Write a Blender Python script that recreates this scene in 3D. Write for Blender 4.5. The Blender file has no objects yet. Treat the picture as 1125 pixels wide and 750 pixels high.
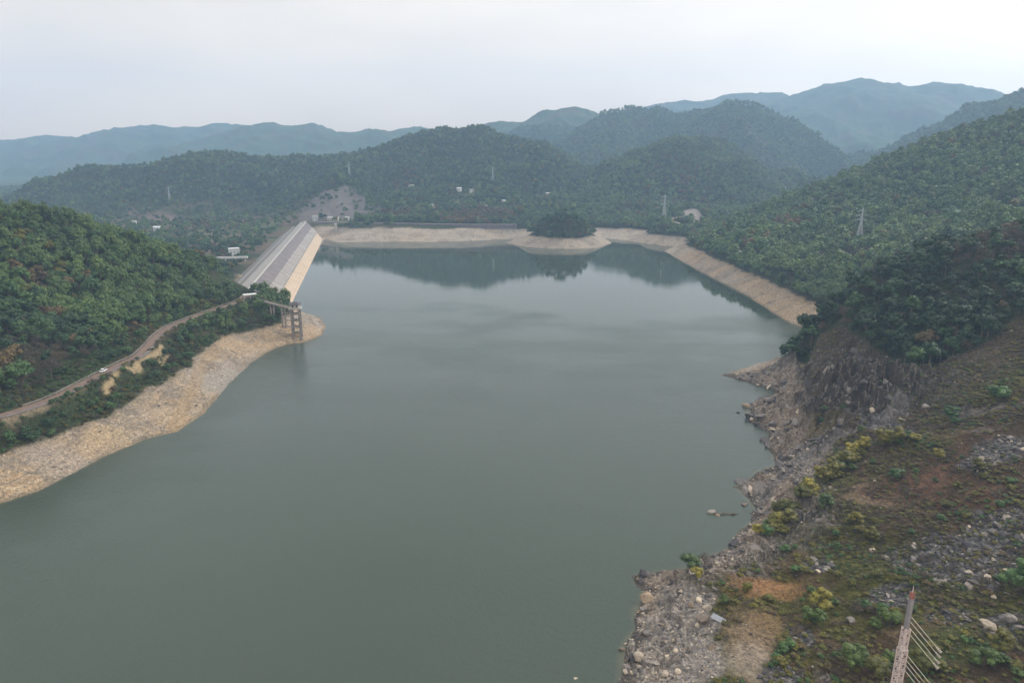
import bpy, math, random
import numpy as np
from mathutils import Vector, Matrix
random.seed(7); RNG = np.random.default_rng(7)
C = bpy.context.scene.collection
R = math.radians

# ------------------------------------------------------------------ camera
H = 125.0; PITCH = R(15.3); F = 750.0
cam_d = bpy.data.cameras.new('camera'); cam = bpy.data.objects.new('camera', cam_d); C.objects.link(cam)
cam.location = (0, 0, H); cam.rotation_euler = (math.pi/2 - PITCH, 0, 0)
cam_d.lens = 24; cam_d.sensor_width = 36; cam_d.clip_end = 30000; cam_d.clip_start = 1
bpy.context.scene.camera = cam
CP, SP = math.cos(PITCH), math.sin(PITCH)
def ray(px, py):
    a = (px-562.5)/F; b = (375-py)/F
    return (a, CP + b*SP, -SP + b*CP)
def pz(px, py, z=0.0):                 # pixel of the photograph -> world point at height z
    d = ray(px, py); t = (z-H)/d[2]
    return (d[0]*t, d[1]*t, z)
def pY(px, py, Y, dz=0.0):             # -> world point at distance Y
    d = ray(px, py); t = Y/d[1]
    return (d[0]*t, Y, H + d[2]*t + dz)

# ------------------------------------------------------------------ noise
def _h(ix, iy, s):
    n = (ix.astype(np.int64)*374761393 + iy.astype(np.int64)*668265263 + s*982451653) & 0xffffffff
    n = ((n ^ (n >> 13))*1274126177) & 0xffffffff
    n = ((n ^ (n >> 15))*2246822519) & 0xffffffff
    return ((n ^ (n >> 16)) & 0xffffff)/float(0xffffff)
def vn(x, y, s=0):
    ix = np.floor(x); iy = np.floor(y); fx = x-ix; fy = y-iy
    ix = ix.astype(np.int64); iy = iy.astype(np.int64)
    u = fx*fx*(3-2*fx); v = fy*fy*(3-2*fy)
    a = _h(ix, iy, s); b = _h(ix+1, iy, s); c = _h(ix, iy+1, s); d = _h(ix+1, iy+1, s)
    return (a+(b-a)*u)*(1-v) + (c+(d-c)*u)*v
def fbm(x, y, sc, octs=4, s=0, gain=.5):
    t = 0; a = 1; w = 0
    for o in range(octs):
        k = 2.03**o/sc
        co, si = math.cos(o*1.1+s), math.sin(o*1.1+s)
        t = t + a*(vn((x*co-y*si)*k+17.3*o, (x*si+y*co)*k-9.1*o, s+o)*2-1); w += a; a *= gain
    return t/w
def ridged(x, y, sc, octs=4, s=0, gain=.5):
    t = 0; a = 1; w = 0
    for o in range(octs):
        k = 2.03**o/sc
        co, si = math.cos(o*1.3+s), math.sin(o*1.3+s)
        n = 1-np.abs(vn((x*co-y*si)*k+7.3*o, (x*si+y*co)*k-3.1*o, s+o)*2-1)
        t = t + a*n*n; w += a; a *= gain
    return t/w
def worley(x, y, sc, s=0):             # F1, F2, random value and facet tilt of the nearest cell
    x = x/sc; y = y/sc; ix = np.floor(x).astype(np.int64); iy = np.floor(y).astype(np.int64)
    f1 = np.full(x.shape, 9.); f2 = f1.copy(); r = np.zeros(x.shape); tl = np.zeros(x.shape)
    for dx in (-1, 0, 1):
        for dy in (-1, 0, 1):
            cx = ix+dx; cy = iy+dy
            px = cx + _h(cx, cy, s); py = cy + _h(cx, cy, s+1)
            ex = x-px; ey = y-py; d = np.hypot(ex, ey)
            rr_ = _h(cx, cy, s+2); an = _h(cx, cy, s+3)*6.283
            new = d < f1
            f2 = np.where(new, f1, np.minimum(f2, d))
            tl = np.where(new, ex*np.cos(an)+ey*np.sin(an), tl)
            r = np.where(new, rr_, r); f1 = np.where(new, d, f1)
    return f1, f2, r, tl
def ss(a, b, x):
    t = np.clip((x-a)/(b-a), 0, 1); return t*t*(3-2*t)

# ------------------------------------------------------------------ polar grid
NT = 1360
TH = np.linspace(R(-50), R(50), NT)
RR = np.concatenate([np.exp(np.linspace(math.log(85), math.log(130), 120, endpoint=False)),
                     np.exp(np.linspace(math.log(130), math.log(420), 760, endpoint=False)),
                     np.exp(np.linspace(math.log(420), math.log(1300), 420, endpoint=False)),
                     np.exp(np.linspace(math.log(1300), math.log(6000), 280))])
NR = len(RR)
GX = RR[:, None]*np.sin(TH)[None, :]; GY = RR[:, None]*np.cos(TH)[None, :]
def sub(n, k):
    i = np.arange(0, n, k)
    return i if i[-1] == n-1 else np.append(i, n-1)
def upsample(A, ir, it):
    fr = np.interp(np.arange(NR), ir, np.arange(len(ir))); ft = np.interp(np.arange(NT), it, np.arange(len(it)))
    a = np.minimum(fr.astype(int), len(ir)-2); u = (fr-a)[:, None]
    B = A[a]*(1-u) + A[a+1]*u
    b = np.minimum(ft.astype(int), len(it)-2); v = (ft-b)[None, :]
    return B[:, b]*(1-v) + B[:, b+1]*v
def samp(A, x, y):
    x = np.asarray(x, float); y = np.asarray(y, float)
    r = np.hypot(x, y); t = np.arctan2(x, y)
    fr = np.interp(r, RR, np.arange(NR)); ft = np.interp(t, TH, np.arange(NT))
    a = np.minimum(fr.astype(int), NR-2); b = np.minimum(ft.astype(int), NT-2); u = fr-a; v = ft-b
    return (A[a, b]*(1-u)+A[a+1, b]*u)*(1-v) + (A[a, b+1]*(1-u)+A[a+1, b+1]*u)*v

# ------------------------------------------------------------------ shoreline (lake outline)
sh_px = [(-330, 700), (-150, 610), (0, 552), (40, 540), (80, 520), (120, 500), (160, 482), (195, 474), (222, 455), (240, 435), (252, 420), (270, 405), (285, 392),
         (300, 384), (315, 378), (330, 377), (345, 372), (355, 366), (358, 357), (352, 349), (335, 344), (322, 338), (317, 333),
         (336, 298), (356.5, 262.7), (372, 266.5), (400, 266), (430, 265.5), (470, 266), (510, 265), (550, 263), (566, 262.5),
         (556, 267), (575, 271), (600, 273), (630, 273.5), (655, 272.5), (673, 267), (663, 261.5), (690, 264.5), (715, 268.5),
         (740, 271), (730, 276), (745, 285), (765, 296), (790, 309), (820, 324), (848, 343), (870, 356), (897, 363)]
SHP = [pz(x, y)[:2] for x, y in sh_px]
SHP += [(250, 482), (275, 467), (258, 452), (225, 436), (197, 426)]
SHP += [pz(x, y)[:2] for x, y in [(868, 390), (842, 397), (820, 404), (792, 412), (822, 420), (848, 427), (858, 433), (838, 437), (818, 446), (826, 460),
        (834, 468), (846, 476), (843, 490), (850, 500), (845, 512), (812, 535), (818, 548), (828, 560), (822, 575), (806, 588), (802, 600),
        (786, 608), (755, 622), (730, 628), (696, 632), (702, 643), (712, 652), (706, 664), (694, 678), (692, 690), (684, 702), (682, 722),
        (684, 738), (676, 752), (668, 800), (672, 900)]]
SHP += [(20, 40), (-160, 40)]
SH = np.array(SHP)
def poly_sd(X, Y, P):
    best = np.full(X.shape, 1e18); ins = np.zeros(X.shape, bool)
    n = len(P)
    for i in range(n):
        ax, ay = P[i]; bx, by = P[(i+1) % n]
        dx, dy = bx-ax, by-ay
        t = np.clip(((X-ax)*dx+(Y-ay)*dy)/(dx*dx+dy*dy+1e-9), 0, 1)
        d = (X-ax-t*dx)**2 + (Y-ay-t*dy)**2
        best = np.minimum(best, d)
        if ay != by:
            ins ^= ((ay > Y) != (by > Y)) & (X < (bx-ax)*(Y-ay)/(by-ay)+ax)
    return np.where(ins, -1, 1)*np.sqrt(best)
ir2, it2 = sub(NR, 2), sub(NT, 2)
SD = upsample(poly_sd(GX[np.ix_(ir2, it2)], GY[np.ix_(ir2, it2)], SH), ir2, it2)   # >0 on land

# ------------------------------------------------------------------ control points of the near and middle ground
ctl = []
def add(p): ctl.append(p)
def line(pts, step=25):
    for a, b in zip(pts[:-1], pts[1:]):
        n = max(1, int(math.dist(a[:2], b[:2])/step))
        for k in range(n):
            t = k/n; add(tuple(a[i]*(1-t)+b[i]*t for i in range(3)))
    add(pts[-1])
line([(x, y, 0.0) for x, y in SHP[1:-3]], 22)
# left bank: top of the bare band, road line
line([pz(x, y, 11) for x, y in [(-200, 560), (0, 493), (50, 474), (90, 462), (125, 445), (150, 425), (180, 402), (205, 388), (235, 372), (265, 362), (290, 356)]], 20)
ROAD_PX = [(-60, 468), (0, 456), (30, 447), (60, 436), (90, 421), (115, 408), (135, 398), (150, 391), (162, 380), (172, 369), (184, 360), (200, 353), (222, 345), (245, 337), (262, 331), (272, 324)]
ROAD = [pz(x, y, 21) for x, y in ROAD_PX]
line(ROAD, 18)
line([(x-3, y-12, 20.2) for x, y, z in ROAD[2:-3]], 30)
# left hill skyline and its far side
LH = [pY(-250, 150, 400, -7), pY(-120, 195, 430, -7), pY(0, 224, 450, -7), pY(60, 234, 475, -7), pY(120, 247, 500, -7), pY(180, 264, 530, -7), pY(230, 283, 555, -7), pY(256, 299, 550, -7)]
line(LH, 25)
add(pY(60, 330, 400, -5)); add(pY(150, 320, 450, -5)); add(pY(0, 350, 350, -4)); add(pY(210, 320, 490, -6))
for p in LH[:-1]: add((p[0]-30, p[1]+120, p[2]*0.35)); add((p[0]-50, p[1]+240, 6))
# head of the dam by the hill, mound and cape behind the intake tower
for x, y, z in [(285, 328, 19), (296, 327, 16), (306, 330, 11), (300, 338, 14), (284, 345, 16), (312, 350, 7), (328, 352, 5), (345, 356, 4.5), (335, 362, 5), (318, 362, 6), (330, 370, 2.5)]:
    add(pz(x, y, z))
# dam footprint and valley below it
DA = np.array(pz(268, 319.3, 20)[:2]); DB = np.array(pz(334.5, 243.8, 20)[:2])
DU = (DB-DA)/np.linalg.norm(DB-DA); DN = np.array([DU[1], -DU[0]])      # DN points to the water
for k in range(2, 20):
    p = DA + (DB-DA)*k/20
    for o, z in ((8, 1.5), (-8, 1), (-32, 2), (-60, 3)): add((p[0]+DN[0]*o, p[1]+DN[1]*o, z))
for p in [(-330, 740, 3), (-400, 820, 4), (-400, 940, 4), (-520, 1000, 6), (-450, 1100, 6), (-620, 900, 12), (-600, 1180, 9), (-760, 1050, 14), (-800, 1300, 14), (-540, 760, 8), (-470, 1240, 9)]:
    add(p)
# far shore: bare band, wall foot and ground behind
line([pz(x, y, 16) for x, y in [(345, 247), (375, 250), (430, 250), (480, 250.5), (530, 249.5), (570, 249)]], 30)
line([pz(x, y, 20) for x, y in [(335, 240), (380, 241.5), (430, 241.5), (500, 243), (575, 243), (640, 240), (700, 238)]], 40)
line([pz(x, y, 13) for x, y in [(668, 249), (690, 250), (720, 251), (745, 260)]], 30)
for x, y, Y in [(640, 228, 1230), (700, 225, 1220), (745, 238, 1060), (728, 244, 1010)]: add(pY(x, y, Y))
for x, y, Y in [(760, 228, 1120), (750, 233, 1105), (770, 233, 1110), (760, 246, 1050), (748, 248, 1040), (775, 249, 1040)]: add(pY(x, y, Y))
# wooded knob on the peninsula
line([pz(x, y, 13) for x, y in [(578, 261), (600, 261), (640, 261), (660, 260)]], 20)
for x, y, Y in [(596, 244, 965), (610, 237.5, 970), (622, 236.5, 970), (638, 240, 970), (650, 249, 965)]: add(pY(x, y, Y, -5))
for x, y, Y in [(600, 243, 1000), (625, 240, 1005)]: add(pY(x, y, Y, -9))
# right bamboo hill
line([pz(x, y, 12) for x, y in [(748, 268), (785, 284), (825, 302), (848, 322), (870, 331), (897, 336)]], 22)
G = [pY(772, 262, 880, -4), pY(800, 247, 900, -7), pY(820, 237, 930, -7), pY(860, 218, 950, -7), pY(900, 203, 960, -7), pY(950, 183, 970, -7), pY(1000, 161, 960, -7), pY(1050, 142, 940, -7), pY(1125, 122, 900, -7), pY(1240, 95, 860, -7)]
line(G, 35)
for p in G[1:]: add((p[0]+30, p[1]+170, max(15, p[2]*0.45)))
for x, y, Y in [(842, 262, 760), (880, 243, 790), (930, 232, 800), (990, 204, 820), (1060, 180, 800), (800, 270, 760), (1125, 170, 760),
                (870, 284, 640), (905, 272, 700), (943, 268, 680), (1000, 250, 660), (1060, 240, 640), (1130, 225, 620),
                (860, 305, 570), (880, 296, 575), (900, 294, 570), (925, 300, 560), (850, 318, 560), (895, 322, 535), (825, 289, 660), (960, 290, 560), (1040, 262, 560), (1140, 245, 540)]:
    add(pY(x, y, Y, -6))
# knoll on the right, its cliff, and the slope under the camera
K = [pY(890, 378, 345, -3), pY(900, 350, 368, -6), pY(918, 327, 380, -6), pY(942, 305, 385, -6), pY(985, 283, 390, -6), pY(1040, 267, 395, -6), pY(1085, 262, 395, -6), pY(1125, 250, 395, -6), pY(1260, 215, 395, -6)]
line(K, 14)
for p in K[3:]: add((p[0]+8, p[1]+40, p[2]*0.45))
add((300, 455, 15)); add((360, 450, 25)); add((330, 480, 15))
for x, y, Y in [(920, 352, 350), (945, 365, 330), (990, 330, 345), (1060, 320, 330), (985, 398, 303), (960, 384, 315), (1010, 395, 290), (1050, 372, 300), (1090, 350, 300), (1125, 345, 290), (1240, 330, 280)]:
    add(pY(x, y, Y, -5))
for x, y, z in [(885, 402, 14), (905, 415, 17), (905, 440, 15), (880, 440, 7), (935, 450, 17), (960, 462, 19), (990, 446, 24), (1030, 430, 30), (1075, 410, 37), (1125, 430, 40), (1200, 430, 46),
                (900, 385, 26), (930, 395, 31), (960, 410, 33), (950, 430, 26),
                (860, 448, 3), (870, 470, 5), (880, 500, 8), (910, 490, 13), (950, 500, 16), (1000, 480, 23), (1060, 470, 30), (1125, 500, 31), (1200, 500, 35),
                (860, 530, 5), (850, 560, 4), (890, 540, 10), (940, 550, 13), (1000, 550, 17), (1060, 550, 21), (1125, 570, 24), (1220, 570, 28),
                (840, 590, 4), (870, 600, 7), (920, 610, 9), (970, 610, 12), (1030, 620, 15), (1125, 650, 18), (1230, 650, 22),
                (770, 630, 5), (800, 625, 6.5), (830, 640, 6.5), (870, 660, 7), (740, 640, 2.5), (735, 670, 2), (760, 690, 4), (790, 690, 5.5), (830, 690, 6), (850, 730, 6.2), (800, 740, 5),
                (730, 740, 2), (760, 740, 3.5), (700, 740, .8), (720, 700, 2.2), (870, 700, 7.5), (900, 740, 8.5), (940, 690, 9.5), (980, 740, 12), (1040, 700, 14), (1125, 750, 16.5),
                (1060, 800, 16), (900, 820, 9), (780, 820, 4), (1200, 800, 19), (1000, 900, 14), (850, 950, 7)]:
    add(pz(x, y, z))
# low valley floor behind everything near; the high ridges are laid over it
for p in [(-1200, 1500, 18), (-600, 1500, 12), (-200, 1300, 40), (0, 1320, 45), (200, 1350, 35), (400, 1350, 20), (-1500, 3000, 20), (0, 2500, 20), (1500, 3000, 20), (900, 1500, 30), (1500, 1500, 60), (-900, 700, 40),
          (0, 6000, 20), (4000, 6000, 20), (-4000, 6000, 20), (-5000, 8000, 20), (5000, 8000, 20), (0, 7000, 20)]: add(p)
P = np.array(ctl)
# drop near-duplicates
keep = []
for i, p in enumerate(P):
    if all((p[0]-P[j][0])**2+(p[1]-P[j][1])**2 > 9 for j in keep): keep.append(i)
P = P[keep]; n = len(P)
D = np.hypot(P[:, None, 0]-P[None, :, 0], P[:, None, 1]-P[None, :, 1])
A = np.zeros((n+1, n+1)); A[:n, :n] = -D + np.eye(n)*0.3; A[:n, n] = 1; A[n, :n] = 1
sol = np.linalg.solve(A, np.append(P[:, 2], 0))
def rbf(X, Y):
    out = np.full(X.shape, sol[n])
    for i in range(n): out -= sol[i]*np.hypot(X-P[i, 0], Y-P[i, 1])
    return out
ir3, it3 = sub(NR, 3), sub(NT, 4)
XC, YC = GX[np.ix_(ir3, it3)], GY[np.ix_(ir3, it3)]
HZ = rbf(XC, YC)
HZ = np.where(YC > 1400, np.minimum(HZ, 60), HZ)

# ------------------------------------------------------------------ high ridges
def ridge(pts, slope, rnd=25, warp=.75, seed=0):
    global HZ
    Q = [pY(x, y, Y, -4) for x, y, Y in pts]
    best = np.full(XC.shape, 1e9); hh = np.zeros(XC.shape)
    for a, b in zip(Q[:-1], Q[1:]):
        dx, dy = b[0]-a[0], b[1]-a[1]
        t = np.clip(((XC-a[0])*dx+(YC-a[1])*dy)/(dx*dx+dy*dy), 0, 1)
        d = np.hypot(XC-a[0]-t*dx, YC-a[1]-t*dy); z = a[2]+(b[2]-a[2])*t
        v = z - slope*d; m = v > (hh - slope*best)
        hh = np.where(m, z, hh); best = np.where(m, d, best)
    sc = 230*math.sqrt(Q[0][1]/1800)
    g = ridged(XC, YC, sc, 3, seed+3) - .45
    d = np.sqrt(best**2+rnd**2)-rnd
    h = hh - slope*(d - warp*1.3*g*np.minimum(d, 130*math.sqrt(Q[0][1]/1800))*ss(0, 100, best)) + 0.0
    k = 14.0
    m = np.maximum(HZ, h); q = np.clip(1-np.abs(HZ-h)/k, 0, 1)
    HZ = m + q*q*k*.25*ss(800, 1300, YC)
ridge([(-260, 175, 4300), (-80, 160, 4300), (0, 153, 4300), (50, 148, 4250), (80, 150, 4200), (110, 149, 4200), (135, 141, 4200), (190, 137, 4200), (245, 136, 4200), (262, 141, 4200), (330, 165, 4300)], .30, 60, seed=1)
ridge([(60, 200, 3300), (130, 178, 3400), (200, 160, 3500), (262, 143, 3600), (300, 136, 3600), (335, 136, 3600), (365, 142, 3500), (405, 143, 3500), (440, 139, 3500), (462, 141, 3500), (480, 150, 3500), (560, 175, 3600)], .30, 60, seed=2)
ridge([(20, 222, 1500), (60, 200, 1520), (90, 186, 1530), (140, 184, 1530), (170, 184, 1530), (200, 172, 1560), (222, 167, 1580), (260, 168, 1600), (300, 170, 1620), (360, 169, 1640), (410, 165, 1660), (440, 154, 1660), (470, 144, 1660), (490, 140, 1660), (530, 140, 1660), (560, 150, 1640), (590, 168, 1600), (615, 195, 1560), (640, 222, 1500)], .50, 22, seed=3)
ridge([(410, 166, 1640), (385, 180, 1500), (372, 200, 1310), (360, 216, 1230), (345, 228, 1180)], .54, 18, seed=4)
ridge([(520, 142, 1650), (530, 175, 1500), (545, 205, 1350), (560, 225, 1250)], .54, 20, seed=5)
ridge([(240, 168, 1590), (215, 200, 1450), (180, 228, 1330)], .54, 20, seed=6)
ridge([(100, 186, 1530), (80, 215, 1420), (60, 236, 1330)], .54, 20, seed=16)
ridge([(480, 160, 3000), (530, 141, 3000), (550, 133, 3000), (580, 133, 3000), (600, 123, 2950), (625, 118, 2950), (650, 122, 2950), (680, 135, 2950), (740, 160, 3000)], .38, 30, seed=7)
ridge([(590, 168, 2300), (620, 150, 2300), (650, 135, 2300), (672, 123, 2350), (695, 118, 2400), (720, 121, 2400), (745, 123, 2350), (775, 117, 2300), (800, 112, 2250), (830, 118, 2250), (860, 130, 2250), (885, 148, 2200), (905, 168, 2150), (925, 190, 2100)], .62, 22, seed=8)
ridge([(790, 150, 1640), (765, 154, 1580), (740, 150, 1530), (715, 160, 1480), (690, 178, 1430), (665, 200, 1360), (640, 224, 1280)], .60, 14, seed=9)
ridge([(740, 150, 1530), (768, 168, 1490), (795, 190, 1430), (822, 213, 1340)], .58, 14, seed=10)
ridge([(695, 118, 2400), (655, 160, 2050), (620, 190, 1850), (600, 215, 1650)], .58, 14, seed=11)
ridge([(640, 140, 4300), (700, 121, 4300), (740, 112, 4300), (800, 104, 4300), (850, 101, 4200), (890, 103, 4000), (915, 93, 3900), (940, 88, 3800), (970, 92, 3800), (1000, 95, 3800), (1025, 90, 3800), (1050, 94, 3750), (1070, 101, 3700), (1088, 110, 3700), (1120, 130, 3700), (1200, 160, 3700)], .36, 40, seed=12)
ridge([(940, 88, 3800), (900, 125, 3300), (870, 160, 2900)], .42, 30, seed=13)
ridge([(1040, 92, 3800), (1000, 140, 3200), (960, 180, 2700)], .42, 30, seed=14)
ridge([(950, 200, 1900), (1000, 170, 1900), (1040, 146, 1900), (1080, 126, 1900), (1125, 102, 1900), (1240, 60, 1900)], .5, 20, seed=15)
HT = upsample(HZ, ir3, it3)

# ------------------------------------------------------------------ final height field with detail
nearR = ss(40, 60, GX)*ss(345, 320, GY - 0.0*GX)             # the bare slope on the right
shn = fbm(GX, GY, 14, 4, 21)*(2.2+3.2*nearR) + (ridged(GX, GY, 9, 3, 33)-.5)*3.0*nearR
damw = np.abs((GX-DA[0])*DN[0] + (GY-DA[1])*DN[1] - 15) < 40
damw &= (GY > DA[1]+40) & (GY < 1075)
SDN = SD + np.where(damw, 0, shn)*ss(0, 5, np.abs(SD)+3)
# where the treeless slope ends (world outline of the cliff's upper edge)
def hray(px, py, A_):
    d = ray(px, py); t0 = 80.0; x = y = 0
    ts = np.arange(90, 5000, 1.0)/d[1]
    X = d[0]*ts; Y = d[1]*ts; Z = H + d[2]*ts
    hit = np.where(Z <= np.maximum(samp(A_, X, Y), 0))[0]
    i = hit[0] if len(hit) else len(ts)-1
    return (float(X[i]), float(Y[i]), float(Z[i]))
BASE = HT.copy()
slope_poly = [hray(x, y, BASE)[:2] for x, y in [(868, 388), (888, 392), (898, 372), (915, 362), (930, 366), (955, 380), (985, 399), (1012, 409), (1035, 394), (1060, 386), (1090, 372), (1110, 352), (1123, 345)]]
slope_poly = slope_poly + [(slope_poly[-1][0]+120, slope_poly[-1][1]-30), (600, 200), (400, 20), (0, 20), (0, 200), (60, 300), (110, 390)]
SL = poly_sd(GX[np.ix_(ir2, it2)], GY[np.ix_(ir2, it2)], np.array(slope_poly))
SL = -upsample(SL, ir2, it2) + fbm(GX, GY, 12, 3, 5)*4             # >0 on the open slope
OPEN = ss(-2, 2, SL)
cliff_c = hray(940, 425, BASE)
CL = np.exp(-(((GX-cliff_c[0])/42)**2 + ((GY-cliff_c[1]-8)/42)**2)*1.1)*OPEN
near = RR < 460; nn = np.where(near)[0][-1]+1
x_, y_ = GX[:nn], GY[:nn]
wx = x_ + fbm(x_, y_, 6, 2, 71)*2.5; wy = y_ + fbm(x_, y_, 6, 2, 72)*2.5
f1, f2, rv, tl = worley(wx, wy, 5.5, 40)
g1, g2, rw, tl2 = worley(wx+3, wy, 1.9, 50)
k1, k2, rx, tl3 = worley(x_, y_*1.15, .8, 60)
rockpatch = fbm(x_, y_, 30, 4, 81)
op = OPEN[:nn]; cl = CL[:nn]; landw = ss(0, 14, SDN[:nn])
rocky = np.clip(ss(26, 6, SDN[:nn] + rockpatch*14)+cl*1.3, 0, 1)*op
DT = np.zeros_like(HT)
DT[:nn] += op*((ridged(wx, wy, 26, 5, 90, .55)-.5)*(2.6 + 14*cl)*(.25+.75*landw) + fbm(x_, y_, 8, 4, 95)*.9)
DT[:nn] += rocky*((rv-.5)*3.2*(1+cl) + tl*2.4*(1+cl) + (rw-.5)*1.3 + tl2*1.0 + (rx-.5)*.32 + tl3*.25)*(.3+.7*landw)
lb = (1-OPEN)
DT += lb*fbm(GX, GY, 22, 5, 101, .55)*(1.3*ss(0, 25, SD)+.35)*ss(2000, 800, RR)[:, None]
DT += ss(1100, 1500, RR)[:, None]*(ridged(GX, GY, 210, 4, 111, .42)-.5)*np.clip(RR/1500, .6, 2.2)[:, None]*20*ss(15, 60, HT)
# layered ledges in the bare drawdown band
ter = np.sin((HT*2.6 + fbm(GX, GY, 30, 3, 121)*5))*.18
DT += lb*(ter*1.6 + (ridged(GX, GY, 16, 4, 123)-.45)*2.2)*ss(15, 12, HT)*ss(1100, 500, RR)[:, None]*ss(0, 6, SD)
HF = HT + DT
kk = .55 + .9*OPEN
wob = np.where(SDN > 0, np.minimum(np.maximum(HF, .12*SDN+.02), kk*SDN+.02 + OPEN*ss(0, 1.6, SDN)*(1.2+3.2*ss(.4, .9, vn(GX/9, GY/9, 77)))), np.minimum(HF, 0) - np.minimum(-SDN, 12)*.5)
HF = np.where(SDN < 26, wob, HF)
HF = np.where((SDN >= 26), np.maximum(HF, .8), HF)
# ribbons (road, lanes) cut into the ground
def dense(pts, step=4):
    pts = [np.array(p, float) for p in pts]; out = []
    for i in range(len(pts)-1):
        p0 = pts[max(i-1, 0)]; p1 = pts[i]; p2 = pts[i+1]; p3 = pts[min(i+2, len(pts)-1)]
        m = max(2, int(np.linalg.norm(p2-p1)/step))
        for k in range(m):
            t = k/m
            out.append(.5*((2*p1)+(-p0+p2)*t+(2*p0-5*p1+4*p2-p3)*t*t+(-p0+3*p1-3*p2+p3)*t**3))
    out.append(pts[-1]); return np.array(out)
ROADD = dense(ROAD, 4)
L1 = dense([hray(x, y, BASE) for x, y in [(738, 243), (748, 246), (757, 250), (766, 254)]], 5)
L2 = dense([hray(x, y, BASE) for x, y in [(806, 272), (815, 277), (827, 282), (838, 287)]], 5)
RDIST = np.full(HF.shape, 1e3)
def carve(path, w, zoff=-.35):
    global HF, RDIST
    x0, x1 = path[:, 0].min()-20, path[:, 0].max()+20; y0, y1 = path[:, 1].min()-20, path[:, 1].max()+20
    m = (GX > x0) & (GX < x1) & (GY > y0) & (GY < y1)
    X, Y = GX[m], GY[m]; b = np.full(X.shape, 1e3); z = np.zeros(X.shape)
    for a, c in zip(path[:-1], path[1:]):
        dx, dy = c[0]-a[0], c[1]-a[1]; t = np.clip(((X-a[0])*dx+(Y-a[1])*dy)/(dx*dx+dy*dy+1e-9), 0, 1)
        d = np.hypot(X-a[0]-t*dx, Y-a[1]-t*dy); u = d < b
        b = np.where(u, d, b); z = np.where(u, a[2]+(c[2]-a[2])*t, z)
    w2 = ss(w*.5+7, w*.5+1.2, b)
    HF[m] = HF[m]*(1-w2) + (z+zoff)*w2
    RDIST[m] = np.minimum(RDIST[m], b - w*.5)
carve(ROADD, 5.2); carve(L1, 5); carve(L2, 4.5)

def ground(x, y): return float(samp(HF, x, y))
def hit(px, py):                          # world point of the ground seen at a pixel of the photograph
    return hray(px, py, HF)

# ------------------------------------------------------------------ land cover colours (albedo of soil, rock, dry grass)
col = np.zeros(HF.shape+(3,), np.float32)
def lay(rgb, w, j=0.0):
    w = np.clip(w, 0, 1)[..., None] if np.ndim(w) else w
    col[:] = col*(1-w) + np.array(rgb, np.float32)*w
n1 = fbm(GX, GY, 40, 4, 131); n2 = fbm(GX, GY, 7, 4, 141); n3 = fbm(GX, GY, 1.7, 3, 151)
col[:] = (.030, .040, .018)
lay((.055, .045, .026), ss(.05, .5, n1)*.7)
lay((.030, .048, .016), ss(.0, .4, n2)*.6)
# far hills: canopy tones
farw = ss(1300, 1900, RR)[:, None]*np.ones_like(HF)
lay((.034, .062, .028), farw)
lay((.060, .052, .030), farw*ss(.0, .5, fbm(GX, GY, 60, 4, 155)))
lay((.055, .090, .034), farw*ss(.05, .5, fbm(GX, GY, 25, 3, 157))*.8)
# downstream valley fields
valley = ss(-230, -300, GX)*ss(660, 760, GY)*ss(1500, 1300, GY)*ss(60, 25, HT)
lay((.115, .09, .062), valley*ss(-.2, .2, fbm(GX, GY, 50, 3, 163))); lay((.09, .10, .05), valley*ss(.1, .3, fbm(GX, GY, 35, 3, 167)))
# drawdown band
bandtop = 11.5 + 1.6*n1 + 1.0*n2 + 3.6*ss(850, 950, GY)*ss(20, -10, GX) - 2.6*ss(-90, -120, GX)*ss(640, 560, GY)
band = ss(1.2, -1.2, HF-bandtop)*ss(64, 50, SD+n2*6)*(1-OPEN)
BAND = band
lay((.30, .235, .165), band)
lay((.34, .235, .125), band*ss(.0, .4, n1)*.4)
lay((.25, .22, .195), band*ss(-.05, .3, -n1+n2*.5)*.9)
lay((.22, .17, .12), band*ss(.15, .5, n2)*.8)
lay((.42, .36, .28), band*ss(.3, .6, n3)*.7)
lay((.15, .115, .08), band*ss(.5, .85, np.sin(HT*5.5+n2*6+n1*4))*.4); lay((.40, .35, .28), band*ss(.6, .9, np.sin(HT*3.7+2+n2*7))*.35)
lay((.17, .135, .09), band*ss(1.1, .2, HF)*.8)                      # wet line
farshore = ss(800, 900, GY)
nf = fbm(GX, GY, 18, 4, 191); ns = fbm(GX*.25, GY, 9, 3, 193)
lay((.34, .30, .25), band*farshore*.6)
lay((.20, .165, .13), band*ss(.1, .45, nf)*.55); lay((.17, .15, .125), band*ss(.2, .5, ns+.3*n3)*.6); lay((.10, .085, .06), band*ss(.35, .55, n3+n2*.5)*.5)
# open slope on the right
wsl = OPEN
lay((.060, .040, .021), wsl)
lay((.064, .064, .013), wsl*ss(-.25, .15, n1+n2*.6))
lay((.088, .050, .030), wsl*ss(.1, .5, n2-n1*.4)*.8)
lay((.13, .105, .06), wsl*ss(.25, .6, n3+n2*.3)*.5)
rk = np.zeros_like(HF); rk[:nn] = rocky
rk = np.clip(rk*.9 + wsl*ss(.36, .6, fbm(GX, GY, 20, 4, 171)+.3*n2)*.6, 0, 1)
lay((.115, .105, .10), rk*.95)
m3 = np.zeros_like(HF); m3[:nn] = rw; m4 = np.zeros_like(HF); m4[:nn] = rx; m5 = np.zeros_like(HF); m5[:nn] = rv
lay((.065, .060, .062), rk*ss(.55, .85, m3)*.9); lay((.30, .275, .24), rk*ss(.72, .95, m4)*.9); lay((.22, .19, .15), rk*ss(.2, .0, m5)*.6)
CLs = CL
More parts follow.
